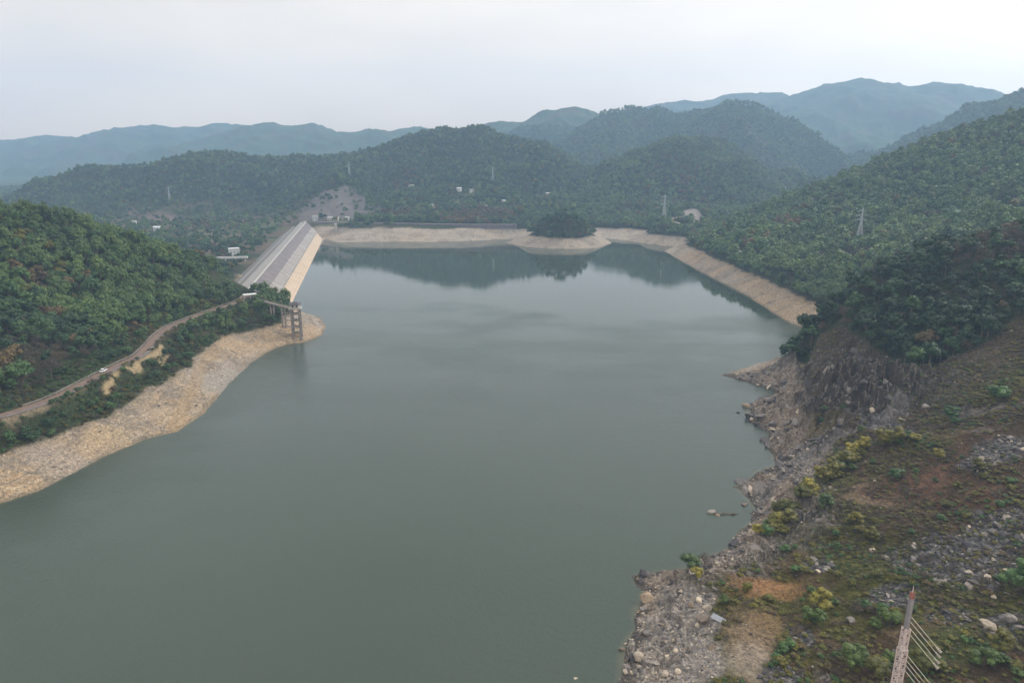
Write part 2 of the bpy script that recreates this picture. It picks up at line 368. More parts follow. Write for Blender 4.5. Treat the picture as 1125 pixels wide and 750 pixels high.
lay((.046, .034, .028), np.clip(CLs*1.2, 0, 1)*.85); lay((.13, .085, .05), CLs*ss(.1, .5, n2)*.6); lay((.025, .022, .022), CLs*ss(.5, .85, m3)*.8); lay((.22, .20, .18), CLs*ss(.8, .97, m4)*.8)
shorerock = wsl*np.maximum(ss(17, 6, SDN+n2*6)*ss(9, 4, HF), ss(34, 20, SDN+n2*9)*ss(15, 9, HF)*ss(205, 225, GY))
lay((.215, .195, .18), shorerock*.9); lay((.09, .082, .082), shorerock*ss(.4, .8, m3)*.85); lay((.36, .32, .28), shorerock*ss(.72, .95, m4)*.8); lay((.30, .225, .155), shorerock*ss(.1, .5, n1+.2)*.4)
grav = OPEN*ss(45, 60, GX*0+130-np.abs(GY-140))*ss(168, 158, GY)*ss(46, 40, GX)*ss(6, 4, HF); lay((.27, .235, .20), grav*.8); lay((.20, .19, .19), grav*ss(.3, .7, m4)*.7); lay((.42, .38, .32), grav*ss(.8, .97, m4)*.7)
GULLY = [([(236, 383), (222, 402), (214, 425), (203, 448), (192, 470)], 6)]
def patch(px, py, rx_, ry_, rgb, amt=1.0, mask=None, hard=.35, seed=0):
    """a patch of its own ground colour round the spot seen at (px, py); radii in metres"""
    c = hit(px, py)
    d = np.hypot((GX-c[0])/rx_, (GY-c[1])/ry_) + n2*.35 + fbm(GX, GY, rx_*.8, 2, 180+seed)*.3
    w = ss(1+hard, 1-hard, d)*amt
    if mask is not None: w = w*mask
    lay(rgb, w)
    return w
SCREE = np.zeros_like(HF)
patch(835, 645, 8.5, 4.2, (.27, .145, .07), .85, hard=.55); patch(872, 655, 4, 2, (.22, .12, .06), .6, hard=.6)
patch(825, 698, 6.5, 9, (.205, .15, .10), .9, hard=.6); patch(822, 730, 5, 7, (.27, .225, .18), .8, hard=.6); patch(850, 685, 6, 5, (.19, .125, .065), .6, hard=.6)
GRV = 0
for a in [(768, 690, 5, 6), (762, 712, 6, 7), (765, 735, 7, 6), (745, 700, 7, 8), (752, 660, 7, 6)]: GRV = np.maximum(GRV, patch(*a, (.25, .225, .20), .9))
lay((.17, .16, .165), GRV*ss(.3, .7, m4)*.7); lay((.40, .36, .30), GRV*ss(.8, .97, m4)*.7); lay((.07, .065, .065), GRV*ss(.3, .05, m3)*.6)
patch(955, 545, 9, 9, (.18, .13, .09), .75); patch(1000, 530, 14, 9, (.115, .060, .036), .7); patch(970, 470, 16, 12, (.10, .058, .038), .6)
patch(905, 470, 7, 6, (.10, .085, .03), .6); patch(875, 620, 6, 8, (.085, .055, .032), .7)
for a in [(1060, 610, 17, 12), (1100, 590, 14, 9), (1010, 620, 8, 6), (1095, 500, 9, 7), (985, 655, 6, 4), (1040, 680, 6, 4), (1110, 690, 6, 4), (965, 470, 6, 14), (900, 620, 4, 4), (880, 700, 3, 5), (860, 745, 5, 4)]:
    SCREE = np.maximum(SCREE, patch(*a, (.062, .060, .064), .9))
lay((.20, .195, .19), SCREE*ss(.6, .9, m4)*.85); lay((.15, .145, .14), SCREE*ss(.6, .9, m3)*.6); lay((.025, .024, .027), SCREE*ss(.35, .05, m4)*.6)
rkd = OPEN*ss(.3, .7, m4); 
patch(1050, 705, 11, 6, (.055, .075, .018), .75); patch(932, 612, 6, 11, (.075, .080, .02), .75); patch(905, 535, 8, 9, (.07, .075, .02), .7); patch(1010, 490, 14, 8, (.075, .07, .02), .6)
# pale tracks and terraces between road and lake, far scars
def track(pts, w, rgb, amt=.9):
    path = dense([hit(x, y) for x, y in pts], 3)
    x0, x1 = path[:, 0].min()-10, path[:, 0].max()+10; y0, y1 = path[:, 1].min()-10, path[:, 1].max()+10
    m = (GX > x0) & (GX < x1) & (GY > y0) & (GY < y1); X, Y = GX[m], GY[m]; b = np.full(X.shape, 1e3)
    for a, c in zip(path[:-1], path[1:]):
        dx, dy = c[0]-a[0], c[1]-a[1]; t = np.clip(((X-a[0])*dx+(Y-a[1])*dy)/(dx*dx+dy*dy+1e-9), 0, 1)
        b = np.minimum(b, np.hypot(X-a[0]-t*dx, Y-a[1]-t*dy))
    ww = np.zeros_like(HF); ww[m] = ss(w*.5+.9, w*.5-.6, b+n3[m]*.9)
    lay(rgb, ww*amt); TRK[m] = np.maximum(TRK[m], ww[m])
TRK = np.zeros_like(HF)
for pts, w in [([(116, 432), (122, 424), (124, 418)], 3), ([(126, 412), (132, 405), (139, 404)], 2.6), ([(148, 404), (150, 399), (162, 393), (174, 387), (178, 380)], 2.4), ([(176, 400), (187, 391)], 1.6), ([(145, 407), (155, 406)], 2.2)]:
    track(pts, w*.75, (.33, .255, .15))
track([(8, 462), (30, 452), (50, 446)], 3, (.25, .2, .14), .6)
patch(246, 420, 13, 20, (.25, .23, .205), .75); patch(60, 505, 12, 9, (.24, .21, .185), .6); patch(115, 480, 9, 9, (.36, .27, .16), .6)
for pts, w in GULLY: track(pts, w, (.27, .195, .115), .5)
track([(818, 568), (858, 524), (900, 494), (958, 470), (990, 446)], 6, (.17, .16, .155), .8); track([(838, 520), (870, 500), (905, 480)], 5, (.05, .045, .045), .8); track([(842, 590), (875, 560), (900, 540)], 3, (.19, .17, .15), .6)
SCAR = patch(375, 224, 62, 92, (.125, .112, .108), .9, hard=.15, seed=1)*.8
SCAR = np.maximum(SCAR, patch(345, 238, 28, 30, (.13, .115, .105), .8, hard=.2, seed=2)*.8)
SCAR = np.maximum(SCAR, patch(762, 238, 19, 30, (.25, .22, .20), .95, hard=.15, seed=3)*1.3)
for a in [(500, 222, 26, 30), (555, 229, 30, 26), (462, 214, 22, 26), (590, 222, 22, 24), (445, 226, 18, 20), (520, 212, 18, 22)]: SCAR = np.maximum(SCAR, patch(*a, (.10, .11, .05), .8)*.6)
SCAR = np.maximum(SCAR, patch(170, 240, 60, 45, (.15, .105, .09), .7, hard=.3, seed=4))
SCAR = np.maximum(SCAR, patch(230, 262, 70, 60, (.14, .12, .075), .6, hard=.3, seed=5)*.8)
SCAR = np.maximum(SCAR, patch(930, 288, 30, 14, (.12, .09, .07), .8, hard=.3, seed=6)*.8)
SCAR = np.maximum(SCAR, patch(733, 243, 22, 12, (.28, .23, .17), .8, hard=.2, seed=7))
lay((.15, .12, .075), ss(4, 1, RDIST)*ss(900, 500, RR)[:, None]*.8)

col *= (1-.18*OPEN)[..., None]
lay((.035, .032, .028), OPEN*ss(.9, .3, HF)*ss(-.5, 0, HF)*.8)
# ------------------------------------------------------------------ helpers for objects
def tag(o, label=None, cat=None, group=None, kind=None):
    if label: o['label'] = label
    if cat: o['category'] = cat
    if group: o['group'] = group
    if kind: o['kind'] = kind
    return o
def link(name, me, parent=None, mat=None):
    o = bpy.data.objects.new(name, me); C.objects.link(o)
    if parent: o.parent = parent
    if mat and me is not None and not me.materials: me.materials.append(mat)
    return o
def empty(name, loc, rz=0):
    o = bpy.data.objects.new(name, None); C.objects.link(o); o.location = loc; o.rotation_euler = (0, 0, rz); o.empty_display_size = 1
    return o
def npmesh(name, V, Fq, mat=None, smooth=False):
    me = bpy.data.meshes.new(name); V = np.asarray(V, np.float32); Fq = np.asarray(Fq, np.int32); k = Fq.shape[1]
    me.vertices.add(len(V)); me.vertices.foreach_set('co', V.ravel())
    me.loops.add(Fq.size); me.loops.foreach_set('vertex_index', Fq.ravel())
    me.polygons.add(len(Fq)); me.polygons.foreach_set('loop_start', np.arange(0, Fq.size, k, dtype=np.int32))
    me.polygons.foreach_set('loop_total', np.full(len(Fq), k, np.int32))
    if smooth: me.polygons.foreach_set('use_smooth', np.ones(len(Fq), bool))
    me.update(calc_edges=True)
    if mat: me.materials.append(mat)
    return me
class MB:
    def __init__(s): s.v = []; s.f = []
    def box(s, c, d, rz=0, taper=1.0):
        x, y, z = d[0]/2, d[1]/2, d[2]/2; n0 = len(s.v); co, si = math.cos(rz), math.sin(rz)
        for dz in (-z, z):
            t = taper if dz > 0 else 1
            for dx, dy in ((-x, -y), (x, -y), (x, y), (-x, y)):
                dx *= t; dy *= t
                s.v.append((c[0]+dx*co-dy*si, c[1]+dx*si+dy*co, c[2]+dz))
        for f in ((0, 3, 2, 1), (4, 5, 6, 7), (0, 1, 5, 4), (1, 2, 6, 5), (2, 3, 7, 6), (3, 0, 4, 7)): s.f.append([n0+i for i in f])
        return s
    def tube(s, a, b, r0, r1=None, n=6):
        r1 = r0 if r1 is None else r1; a = Vector(a); b = Vector(b); d = (b-a).normalized()
        u = d.orthogonal().normalized(); w = d.cross(u); n0 = len(s.v)
        for p, r in ((a, r0), (b, r1)):
            for k in range(n):
                t = 2*math.pi*k/n; s.v.append(tuple(p+u*math.cos(t)*r+w*math.sin(t)*r))
        for k in range(n): j = (k+1) % n; s.f.append([n0+k, n0+j, n0+n+j, n0+n+k])
        s.f.append([n0+k for k in reversed(range(n))]); s.f.append([n0+n+k for k in range(n)])
        return s
    def prism(s, prof, a, b):          # profile (o, z) swept from a to b, o along the water side normal
        n0 = len(s.v); a = np.array(a[:2]); b = np.array(b[:2]); u = (b-a)/np.linalg.norm(b-a); nn_ = np.array([u[1], -u[0]])
        for p in (a, b):
            for o, z in prof: s.v.append((p[0]+nn_[0]*o, p[1]+nn_[1]*o, z))
        m = len(prof)
        for k in range(m): j = (k+1) % m; s.f.append([n0+k, n0+j, n0+m+j, n0+m+k])
        s.f.append([n0+k for k in reversed(range(m))]); s.f.append([n0+m+k for k in range(m)])
        return s
    def mesh(s, name, mat=None, smooth=False):
        me = bpy.data.meshes.new(name); me.from_pydata(s.v, [], s.f)
        if smooth: me.polygons.foreach_set('use_smooth', [True]*len(me.polygons))
        me.update()
        import bmesh
        bm = bmesh.new(); bm.from_mesh(me); bmesh.ops.recalc_face_normals(bm, faces=bm.faces); bm.to_mesh(me); bm.free()
        if mat: me.materials.append(mat)
        return me
    def build(s, name, mat, parent=None, smooth=False): return link(name, s.mesh(name, mat, smooth), parent)

# ------------------------------------------------------------------ materials
def newmat(name):
    m = bpy.data.materials.new(name); m.use_nodes = True; nt = m.node_tree; b = nt.nodes['Principled BSDF']
    b.inputs['Roughness'].default_value = .85; b.inputs['Specular IOR Level'].default_value = .25
    return m, nt, b
def N(nt, t, **kw):
    n_ = nt.nodes.new(t)
    for k, v in kw.items(): setattr(n_, k, v)
    return n_
def rgba(c): return (c[0], c[1], c[2], 1)
def mixc(nt, blend, fac, a, b):
    m = N(nt, 'ShaderNodeMix', data_type='RGBA', blend_type=blend)
    for s_, v in ((0, fac), (6, a), (7, b)):
        if isinstance(v, (int, float)): m.inputs[s_].default_value = v
        elif isinstance(v, tuple): m.inputs[s_].default_value = rgba(v)
        else: nt.links.new(v, m.inputs[s_])
    return m.outputs[2]
def noise(nt, scale, detail=4, rough=.6, coord=None, kind='ShaderNodeTexNoise'):
    t = N(nt, kind); t.inputs['Scale'].default_value = scale
    if 'Detail' in t.inputs: t.inputs['Detail'].default_value = detail; t.inputs['Roughness'].default_value = rough
    if coord is None:
        coord = N(nt, 'ShaderNodeNewGeometry').outputs['Position']
    nt.links.new(coord, t.inputs['Vector']); return t
def ramp(nt, inp, stops):
    r = N(nt, 'ShaderNodeValToRGB'); e = r.color_ramp.elements
    while len(e) < len(stops): e.new(.5)
    for i, (p, c) in enumerate(stops): e[i].position = p; e[i].color = rgba(c)
    nt.links.new(inp, r.inputs[0]); return r.outputs[0]
def simple(name, c, var=.25, scale=.8, rough=.85, bump=0.0, metallic=0):
    m, nt, b = newmat(name); t = noise(nt, scale)
    c0 = tuple(x*(1-var) for x in c); c1 = tuple(min(1, x*(1+var)) for x in c)
    nt.links.new(ramp(nt, t.outputs[0], [(.3, c0), (.7, c1)]), b.inputs['Base Color'])
    b.inputs['Roughness'].default_value = rough; b.inputs['Metallic'].default_value = metallic
    if bump:
        bp = N(nt, 'ShaderNodeBump'); bp.inputs['Strength'].default_value = bump; bp.inputs['Distance'].default_value = .2
        t2 = noise(nt, scale*4); nt.links.new(t2.outputs[0], bp.inputs['Height']); nt.links.new(bp.outputs[0], b.inputs['Normal'])
    return m
def leafmat(name, c, c2, hv=.12):
    m, nt, b = newmat(name); oi = N(nt, 'ShaderNodeObjectInfo')
    t = noise(nt, .02, 3, .6)
    t2 = noise(nt, .9, 2, .6)
    a = mixc(nt, 'MIX', oi.outputs['Random'], c, c2)
    k = ramp(nt, t.outputs[0], [(.35, (.72, .74, .8)), (.65, (1.25, 1.22, 1.0))])
    a = mixc(nt, 'MULTIPLY', 1.0, a, k)
    k2 = ramp(nt, t2.outputs[0], [(.32, (.6, .6, .62)), (.68, (1.45, 1.45, 1.3))])
    a = mixc(nt, 'MULTIPLY', 1.0, a, k2)
    nt.links.new(a, b.inputs['Base Color']); b.inputs['Roughness'].default_value = .6; b.inputs['Specular IOR Level'].default_value = .3
    return m

# terrain
tm, nt, b = newmat('ground_cover')
at = N(nt, 'ShaderNodeAttribute', attribute_name='cover')
f1_ = noise(nt, .9, 6, .7); f2_ = noise(nt, 5.0, 4, .7); vor = N(nt, 'ShaderNodeTexVoronoi'); vor.inputs['Scale'].default_value = 1.6
geo = N(nt, 'ShaderNodeNewGeometry'); nt.links.new(geo.outputs['Position'], vor.inputs['Vector'])
c_ = mixc(nt, 'MULTIPLY', 1.0, at.outputs['Color'], ramp(nt, f1_.outputs[0], [(.32, (.48, .48, .5)), (.68, (1.55, 1.52, 1.45))]))
c_ = mixc(nt, 'MULTIPLY', 1.0, c_, ramp(nt, f2_.outputs[0], [(.25, (.7, .7, .7)), (.75, (1.3, 1.3, 1.3))]))
c_ = mixc(nt, 'MULTIPLY', .35, c_, ramp(nt, vor.outputs['Color'], [(.1, (.6, .6, .62)), (.9, (1.5, 1.45, 1.4))]))
nt.links.new(c_, b.inputs['Base Color']); b.inputs['Roughness'].default_value = .93; b.inputs['Specular IOR Level'].default_value = .15
bp = N(nt, 'ShaderNodeBump'); bp.inputs['Strength'].default_value = .8; bp.inputs['Distance'].default_value = .35
mh = N(nt, 'ShaderNodeMath', operation='ADD'); nt.links.new(f1_.outputs[0], mh.inputs[0]); nt.links.new(vor.outputs['Distance'], mh.inputs[1])
nt.links.new(mh.outputs[0], bp.inputs['Height']); nt.links.new(bp.outputs[0], b.inputs['Normal'])

# terrain mesh: drop what lies deep under water
idx = np.arange(NR*NT).reshape(NR, NT)
q = np.stack([idx[:-1, :-1], idx[:-1, 1:], idx[1:, 1:], idx[1:, :-1]], -1).reshape(-1, 4)
hz = HF.ravel(); okq = (hz[q].max(1) > -2.5) & (GY.ravel()[q].max(1) < 4900)
q = q[okq]; used = np.unique(q); mp = np.full(NR*NT, -1, np.int64); mp[used] = np.arange(len(used))
V = np.stack([GX.ravel()[used], GY.ravel()[used], hz[used]], 1)
me = npmesh('terrain', V, mp[q][:, ::-1], tm)
ca = me.color_attributes.new('cover', 'FLOAT_COLOR', 'POINT')
cc = np.ones((len(used), 4), np.float32); cc[:, :3] = np.clip(col.reshape(-1, 3)[used], 0, 1); ca.data.foreach_set('color', cc.ravel())
me.polygons.foreach_set('use_smooth', np.ones(len(me.polygons), bool))
tag(link('terrain', me), kind='structure', label='hilly ground with bare banks and scree around the lake')

# water
wm, nt, b = newmat('lake_water')
geo = N(nt, 'ShaderNodeNewGeometry'); pos = geo.outputs['Position']
big = noise(nt, .006, 3, .55, pos)
c_ = ramp(nt, big.outputs[0], [(.3, (.037, .054, .040)), (.7, (.046, .063, .048))])
dpa = N(nt, 'ShaderNodeAttribute', attribute_name='depth'); dm = N(nt, 'ShaderNodeMapRange'); dm.inputs[1].default_value = .1; dm.inputs[2].default_value = 1.3; nt.links.new(dpa.outputs['Fac'], dm.inputs[0])
c_ = mixc(nt, 'MIX', dm.outputs[0], (.085, .085, .055), c_)
nt.links.new(c_, b.inputs['Base Color'])
b.inputs['IOR'].default_value = 1.333; b.inputs['Specular IOR Level'].default_value = .5
sep = N(nt, 'ShaderNodeSeparateXYZ'); nt.links.new(pos, sep.inputs[0])
# sheltered, calmer water towards the head of the lake
mr = N(nt, 'ShaderNodeMapRange'); mr.inputs[1].default_value = 650; mr.inputs[2].default_value = 780; mr.inputs[3].default_value = 1; mr.inputs[4].default_value = .06
mp_ = N(nt, 'ShaderNodeMapping'); mp_.inputs['Scale'].default_value = (.6, 1, 1); mp_.inputs['Rotation'].default_value = (0, 0, R(28)); nt.links.new(pos, mp_.inputs[0])
wn = noise(nt, .012, 3, .6, mp_.outputs[0])
ma = N(nt, 'ShaderNodeMath', operation='MULTIPLY_ADD'); nt.links.new(wn.outputs[0], ma.inputs[0]); ma.inputs[1].default_value = 380; nt.links.new(sep.outputs[1], ma.inputs[2])
nt.links.new(ma.outputs[0], mr.inputs[0])
rr_ = N(nt, 'ShaderNodeMath', operation='MULTIPLY_ADD'); nt.links.new(mr.outputs[0], rr_.inputs[0]); rr_.inputs[1].default_value = .05; rr_.inputs[2].default_value = .02
nt.links.new(rr_.outputs[0], b.inputs['Roughness'])
w1 = noise(nt, .55, 4, .6, pos); w2 = noise(nt, 2.2, 3, .6, pos)
mw = N(nt, 'ShaderNodeMath', operation='MULTIPLY_ADD'); nt.links.new(w2.outputs[0], mw.inputs[0]); mw.inputs[1].default_value = .3; nt.links.new(w1.outputs[0], mw.inputs[2])
bp = N(nt, 'ShaderNodeBump'); bp.inputs['Distance'].default_value = .28
nt.links.new(mw.outputs[0], bp.inputs['Height'])
sm = N(nt, 'ShaderNodeMath', operation='MULTIPLY'); nt.links.new(mr.outputs[0], sm.inputs[0]); sm.inputs[1].default_value = .6
wp = N(nt, 'ShaderNodeMapRange'); wp.inputs[1].default_value = .35; wp.inputs[2].default_value = .65; wp.inputs[3].default_value = .35; wp.inputs[4].default_value = 1.3
wb = noise(nt, .018, 5, .65, mp_.outputs[0]); nt.links.new(wb.outputs[0], wp.inputs[0]); sq = N(nt, 'ShaderNodeMath', operation='MULTIPLY'); nt.links.new(sm.outputs[0], sq.inputs[0]); nt.links.new(wp.outputs[0], sq.inputs[1]); nt.links.new(sq.outputs[0], bp.inputs['Strength'])
nt.links.new(bp.outputs[0], b.inputs['Normal'])
gx = np.arange(-520, 421, 4.); gy = np.arange(60, 1131, 4.)
WX, WY = np.meshgrid(gx, gy); wi = np.arange(WX.size).reshape(WX.shape)
wq = np.stack([wi[:-1, :-1], wi[:-1, 1:], wi[1:, 1:], wi[1:, :-1]], -1).reshape(-1, 4)
wme = npmesh('lake_water', np.stack([WX.ravel(), WY.ravel(), WX.ravel()*0], 1), wq, wm)
da = wme.attributes.new('depth', 'FLOAT', 'POINT'); da.data.foreach_set('value', np.clip(-samp(HF, WX.ravel(), WY.ravel()), 0, 20).astype(np.float32))
tag(link('lake_water', wme), kind='structure', label='calm grey green reservoir water')

# ------------------------------------------------------------------ ribbons
def ribbon(name, path, w, mat, z=0.0, off=0.0, thick=.3, parent=None):
    m = MB(); k = len(path); t = np.gradient(path[:, :2], axis=0); t /= np.linalg.norm(t, axis=1)[:, None]; nr = np.stack([t[:, 1], -t[:, 0]], 1)
    for i in range(k):
        for s_ in (off-w/2, off+w/2):
            for dz in (z, z-thick): m.v.append((path[i, 0]+nr[i, 0]*s_, path[i, 1]+nr[i, 1]*s_, path[i, 2]+dz))
    for i in range(k-1):
        a = i*4; c = a+4
        m.f += [[a, c, c+2, a+2], [a+1, a+3, c+3, c+1], [a, a+1, c+1, c], [a+2, c+2, c+3, a+3]]
    return m.build(name, mat, parent)
road_m = simple('red_asphalt', (.165, .115, .088), .25, .35)
grey_road = simple('grey_asphalt', (.17, .155, .15), .2, .4)
conc = simple('concrete', (.42, .39, .35), .18, .5); white = simple('white_paint', (.62, .62, .60), .08, .5); lane_m = simple('pale_concrete_lane', (.48, .44, .38), .15, .3)
tag(ribbon('road', ROADD, 4.4, road_m, 0.0), kind='structure', label='red surfaced lakeside road')
tag(ribbon('road_shoulder', ROADD, 1.3, grey_road, .02, 3.2), kind='structure')
tag(ribbon('lane', L1, 3.6, lane_m, .25), kind='structure', label='pale lane by the round scar')
tag(ribbon('lane', L2, 3.0, lane_m, .25), kind='structure', label='pale lane in the right hand woods')
# guard rail along the hill side of the road
gr = empty('guard_rail', ROADD[8]); tag(gr, 'long low pale guard rail along the uphill edge of the red road', 'guard rail')
PTH = ROADD[6:] - np.array(ROADD[8])
rail_m = simple('weathered_rail', (.27, .25, .23), .2, .5)
ribbon('rail', PTH, .22, rail_m, .8, -2.5, .3, gr)
m = MB(); t = np.gradient(PTH[:, :2], axis=0); t /= np.linalg.norm(t, axis=1)[:, None]
for i in range(0, len(PTH), 1):
    m.box((PTH[i, 0]-t[i, 1]*2.5, PTH[i, 1]+t[i, 0]*2.5, PTH[i, 2]+.2), (.22, .22, .9))
o = m.build('post', rail_m, gr); o['kind'] = 'stuff'

# ------------------------------------------------------------------ dam
def slabmat(name, c, jx, joint, var=.25, streak=.35, zper=None):
    m, nt, b = newmat(name)
    tc = N(nt, 'ShaderNodeTexCoord'); sp = N(nt, 'ShaderNodeSeparateXYZ'); nt.links.new(tc.outputs['Object'], sp.inputs[0])
    def lines(out, per, wid):
        d = N(nt, 'ShaderNodeMath', operation='DIVIDE'); nt.links.new(out, d.inputs[0]); d.inputs[1].default_value = per
        f = N(nt, 'ShaderNodeMath', operation='FRACT'); nt.links.new(d.outputs[0], f.inputs[0])
        l = N(nt, 'ShaderNodeMath', operation='LESS_THAN'); nt.links.new(f.outputs[0], l.inputs[0]); l.inputs[1].default_value = wid
        return l.outputs[0]
    t = noise(nt, .12, 5, .65, tc.outputs['Object'])
    mpn = N(nt, 'ShaderNodeMapping'); mpn.inputs['Scale'].default_value = (.5, .02, .02); nt.links.new(tc.outputs['Object'], mpn.inputs[0])
    st = noise(nt, 1.0, 4, .7, mpn.outputs[0])
    a = ramp(nt, t.outputs[0], [(.3, tuple(x*(1-var) for x in c)), (.7, tuple(x*(1+var) for x in c))])
    a = mixc(nt, 'MULTIPLY', streak, a, ramp(nt, st.outputs[0], [(.35, (.5, .5, .52)), (.65, (1.3, 1.3, 1.3))]))
    a = mixc(nt, 'MIX', lines(sp.outputs[0], jx, joint), a, tuple(x*.62 for x in c))
    if zper: a = mixc(nt, 'MIX', lines(sp.outputs[2], zper, .12), a, tuple(x*.72 for x in c))
    nt.links.new(a, b.inputs['Base Color']); return m
ang = math.atan2(DU[1], DU[0]); LEN = float(np.linalg.norm(DB-DA)) + 34
dam = empty('dam', (DA[0]-DU[0]*34, DA[1]-DU[1]*34, 0), ang); tag(dam, 'long straight embankment dam with sloping slab face holding back the lake', 'dam')
# local axes: x along the crest, -y towards the water (DN), z up
def dpart(name, prof, mat, x0=0, x1=None):
    x1 = LEN if x1 is None else x1; m = MB(); n0 = 0
    for x in (x0, x1):
        for o, z in prof: m.v.append((x, -o, z))
    k = len(prof)
    for i in range(k): j = (i+1) % k; m.f.append([i, j, k+j, k+i])
    m.f.append(list(range(k))[::-1]); m.f.append([k+i for i in range(k)])
    return m.build(name, mat, dam)
def fo(z): return 3.0 + (19.4-z)*1.42
dark_s = slabmat('dark_stone_facing', (.19, .168, .165), 6.0, .16, .2, .7)
mid_s = slabmat('pale_weathered_slabs', (.30, .275, .25), 8.0, .06, .2, .7); tan_s = slabmat('tan_wet_slabs', (.50, .39, .285), 8.0, .07, .14, .3, 1.5)
down_s = slabmat('downstream_stone', (.19, .178, .165), 9.0, .05, .25, .5)
dpart('upper_facing', [(fo(19.4), 19.4), (fo(13.0), 13.0), (fo(13.0)-4, 11.5), (0, 11.5), (0, 19.4)], dark_s, 20)
dpart('middle_facing', [(fo(13.0)+.02, 12.95), (fo(7.2), 7.2), (fo(7.2)-4, 6.2), (0, 6.2), (0, 11.4), (fo(13.0)-4.2, 11.4)], mid_s, 30)
dpart('lower_facing', [(fo(7.2)+.9, 7.1), (fo(-6)+.9, -6), (0, -6), (0, 6.1), (fo(7.2)-4.2, 6.1)], tan_s, 40, LEN-28)
dpart('berm', [(fo(7.2)+1.1, 7.5), (fo(7.2)+1.1, 7.12), (fo(7.2)-1.2, 7.12), (fo(7.2)-1.2, 7.5)], mid_s, 36, LEN-26)
dpart('crest_road', [(2.4, 20.0), (2.4, 18.9), (-5.4, 18.9), (-5.4, 20.0)], simple('crest_paving', (.25, .235, .22), .15, .3))
dpart('parapet', [(3.0, 21.2), (3.0, 19.3), (2.42, 19.3), (2.42, 21.2)], simple('pale_parapet', (.46, .44, .41), .1, .4))
dpart('kerb', [(-5.42, 20.5), (-5.42, 19.2), (-5.9, 19.2), (-5.9, 20.5)], simple('grey_kerb', (.24, .23, .215), .15, .4))
dpart('upper_downstream_slope', [(-.01, 18.8), (-5.9, 18.8), (-15, 12.5), (-15, 5), (-.01, 5)], down_s)
dpart('downstream_bench', [(-15.02, 12.8), (-15.02, 4), (-19, 4), (-19, 12.8)], simple('bench_paving', (.21, .20, .18), .15, .3))
dpart('lower_downstream_slope', [(-19.02, 12.2), (-19.02, -1), (-38, -1), (-36, 1.5)], down_s, 40)
# abutment block that closes the face at the far end
aw = empty('abutment_wall', (DB[0], DB[1], 0), ang); tag(aw, 'grey concrete abutment wall closing the far end of the dam', 'wall')
m = MB()
m.v += [(0, 1, 20.6), (0, -fo(0)-3, .3), (0, -fo(0)-3, -4), (0, 1, -4), (2.0, 1, 20.6), (2.0, -fo(0)-3, .3), (2.0, -fo(0)-3, -4), (2.0, 1, -4)]
m.f += [[0, 1, 2, 3], [7, 6, 5, 4], [0, 4, 5, 1], [1, 5, 6, 2], [2, 6, 7, 3], [3, 7, 4, 0]]
m.build('wing', conc, aw)
MB().box((1.0, 0, 20.9), (2.4, 3, .5)).build('coping', white, aw)

# ------------------------------------------------------------------ intake tower and its access bridge
tb = pz(327.5, 374.5, 0); dk = simple('weathered_concrete', (.24, .21, .19), .3, .6, bump=.3); TZ = 23.0
it_ = empty('intake_tower', (tb[0], tb[1], 0), R(8)); tag(it_, 'tall concrete frame intake tower standing in the water with a roofed cabin on top', 'intake tower')
m = None
for sx in (-2.6, 2.6):
    for sy in (-2.2, 2.2):
        m = MB().box((sx, sy, TZ/2-2), (1.25, 1.25, TZ+4)); m.build('column', dk, it_)
for z in (1.5, 6, 10.5, 15, 19.5):
    m = MB()
    m.box((0, -2.2, z), (4.0, .7, .8)).box((0, 2.2, z), (4.0, .7, .8)).box((-2.6, 0, z), (.7, 3.2, .8)).box((2.6, 0, z), (.7, 3.2, .8))
    m.build('cross_beam', dk, it_)
MB().box((0, 0, TZ+.3), (8.2, 7.0, .6)).build('platform', conc, it_)
MB().box((0, 0, TZ+1.9), (5.2, 4.6, 2.6)).build('cabin', simple('cabin_wall', (.5, .47, .43), .15, .6), it_)
glass = simple('dark_glass', (.05, .06, .07), .2, 1, .2)
for sx in (-1.4, 1.4):
    MB().box((sx, -2.32, TZ+2.1), (1.1, .08, 1.3)).build('window', glass, it_)
m = MB().box((0, 0, TZ+3.4), (7.6, 6.6, .35)).box((0, 0, TZ+4.2), (6.4, 5.4, 1.3), taper=.35); m.build('roof', simple('dark_roof', (.10, .095, .10), .2, .8), it_)
m = MB()
for sx in (-3.95, 3.95): m.box((sx, 0, TZ+1.55), (.1, 6.6, .1)); 
for sy in (-3.35, 3.35): m.box((0, sy, TZ+1.55), (7.9, .1, .1))
for sx in (-3.95, 0, 3.95):
    for sy in (-3.35, 3.35): m.box((sx, sy, TZ+1.05), (.1, .1, 1.0))
m.build('railing', conc, it_)
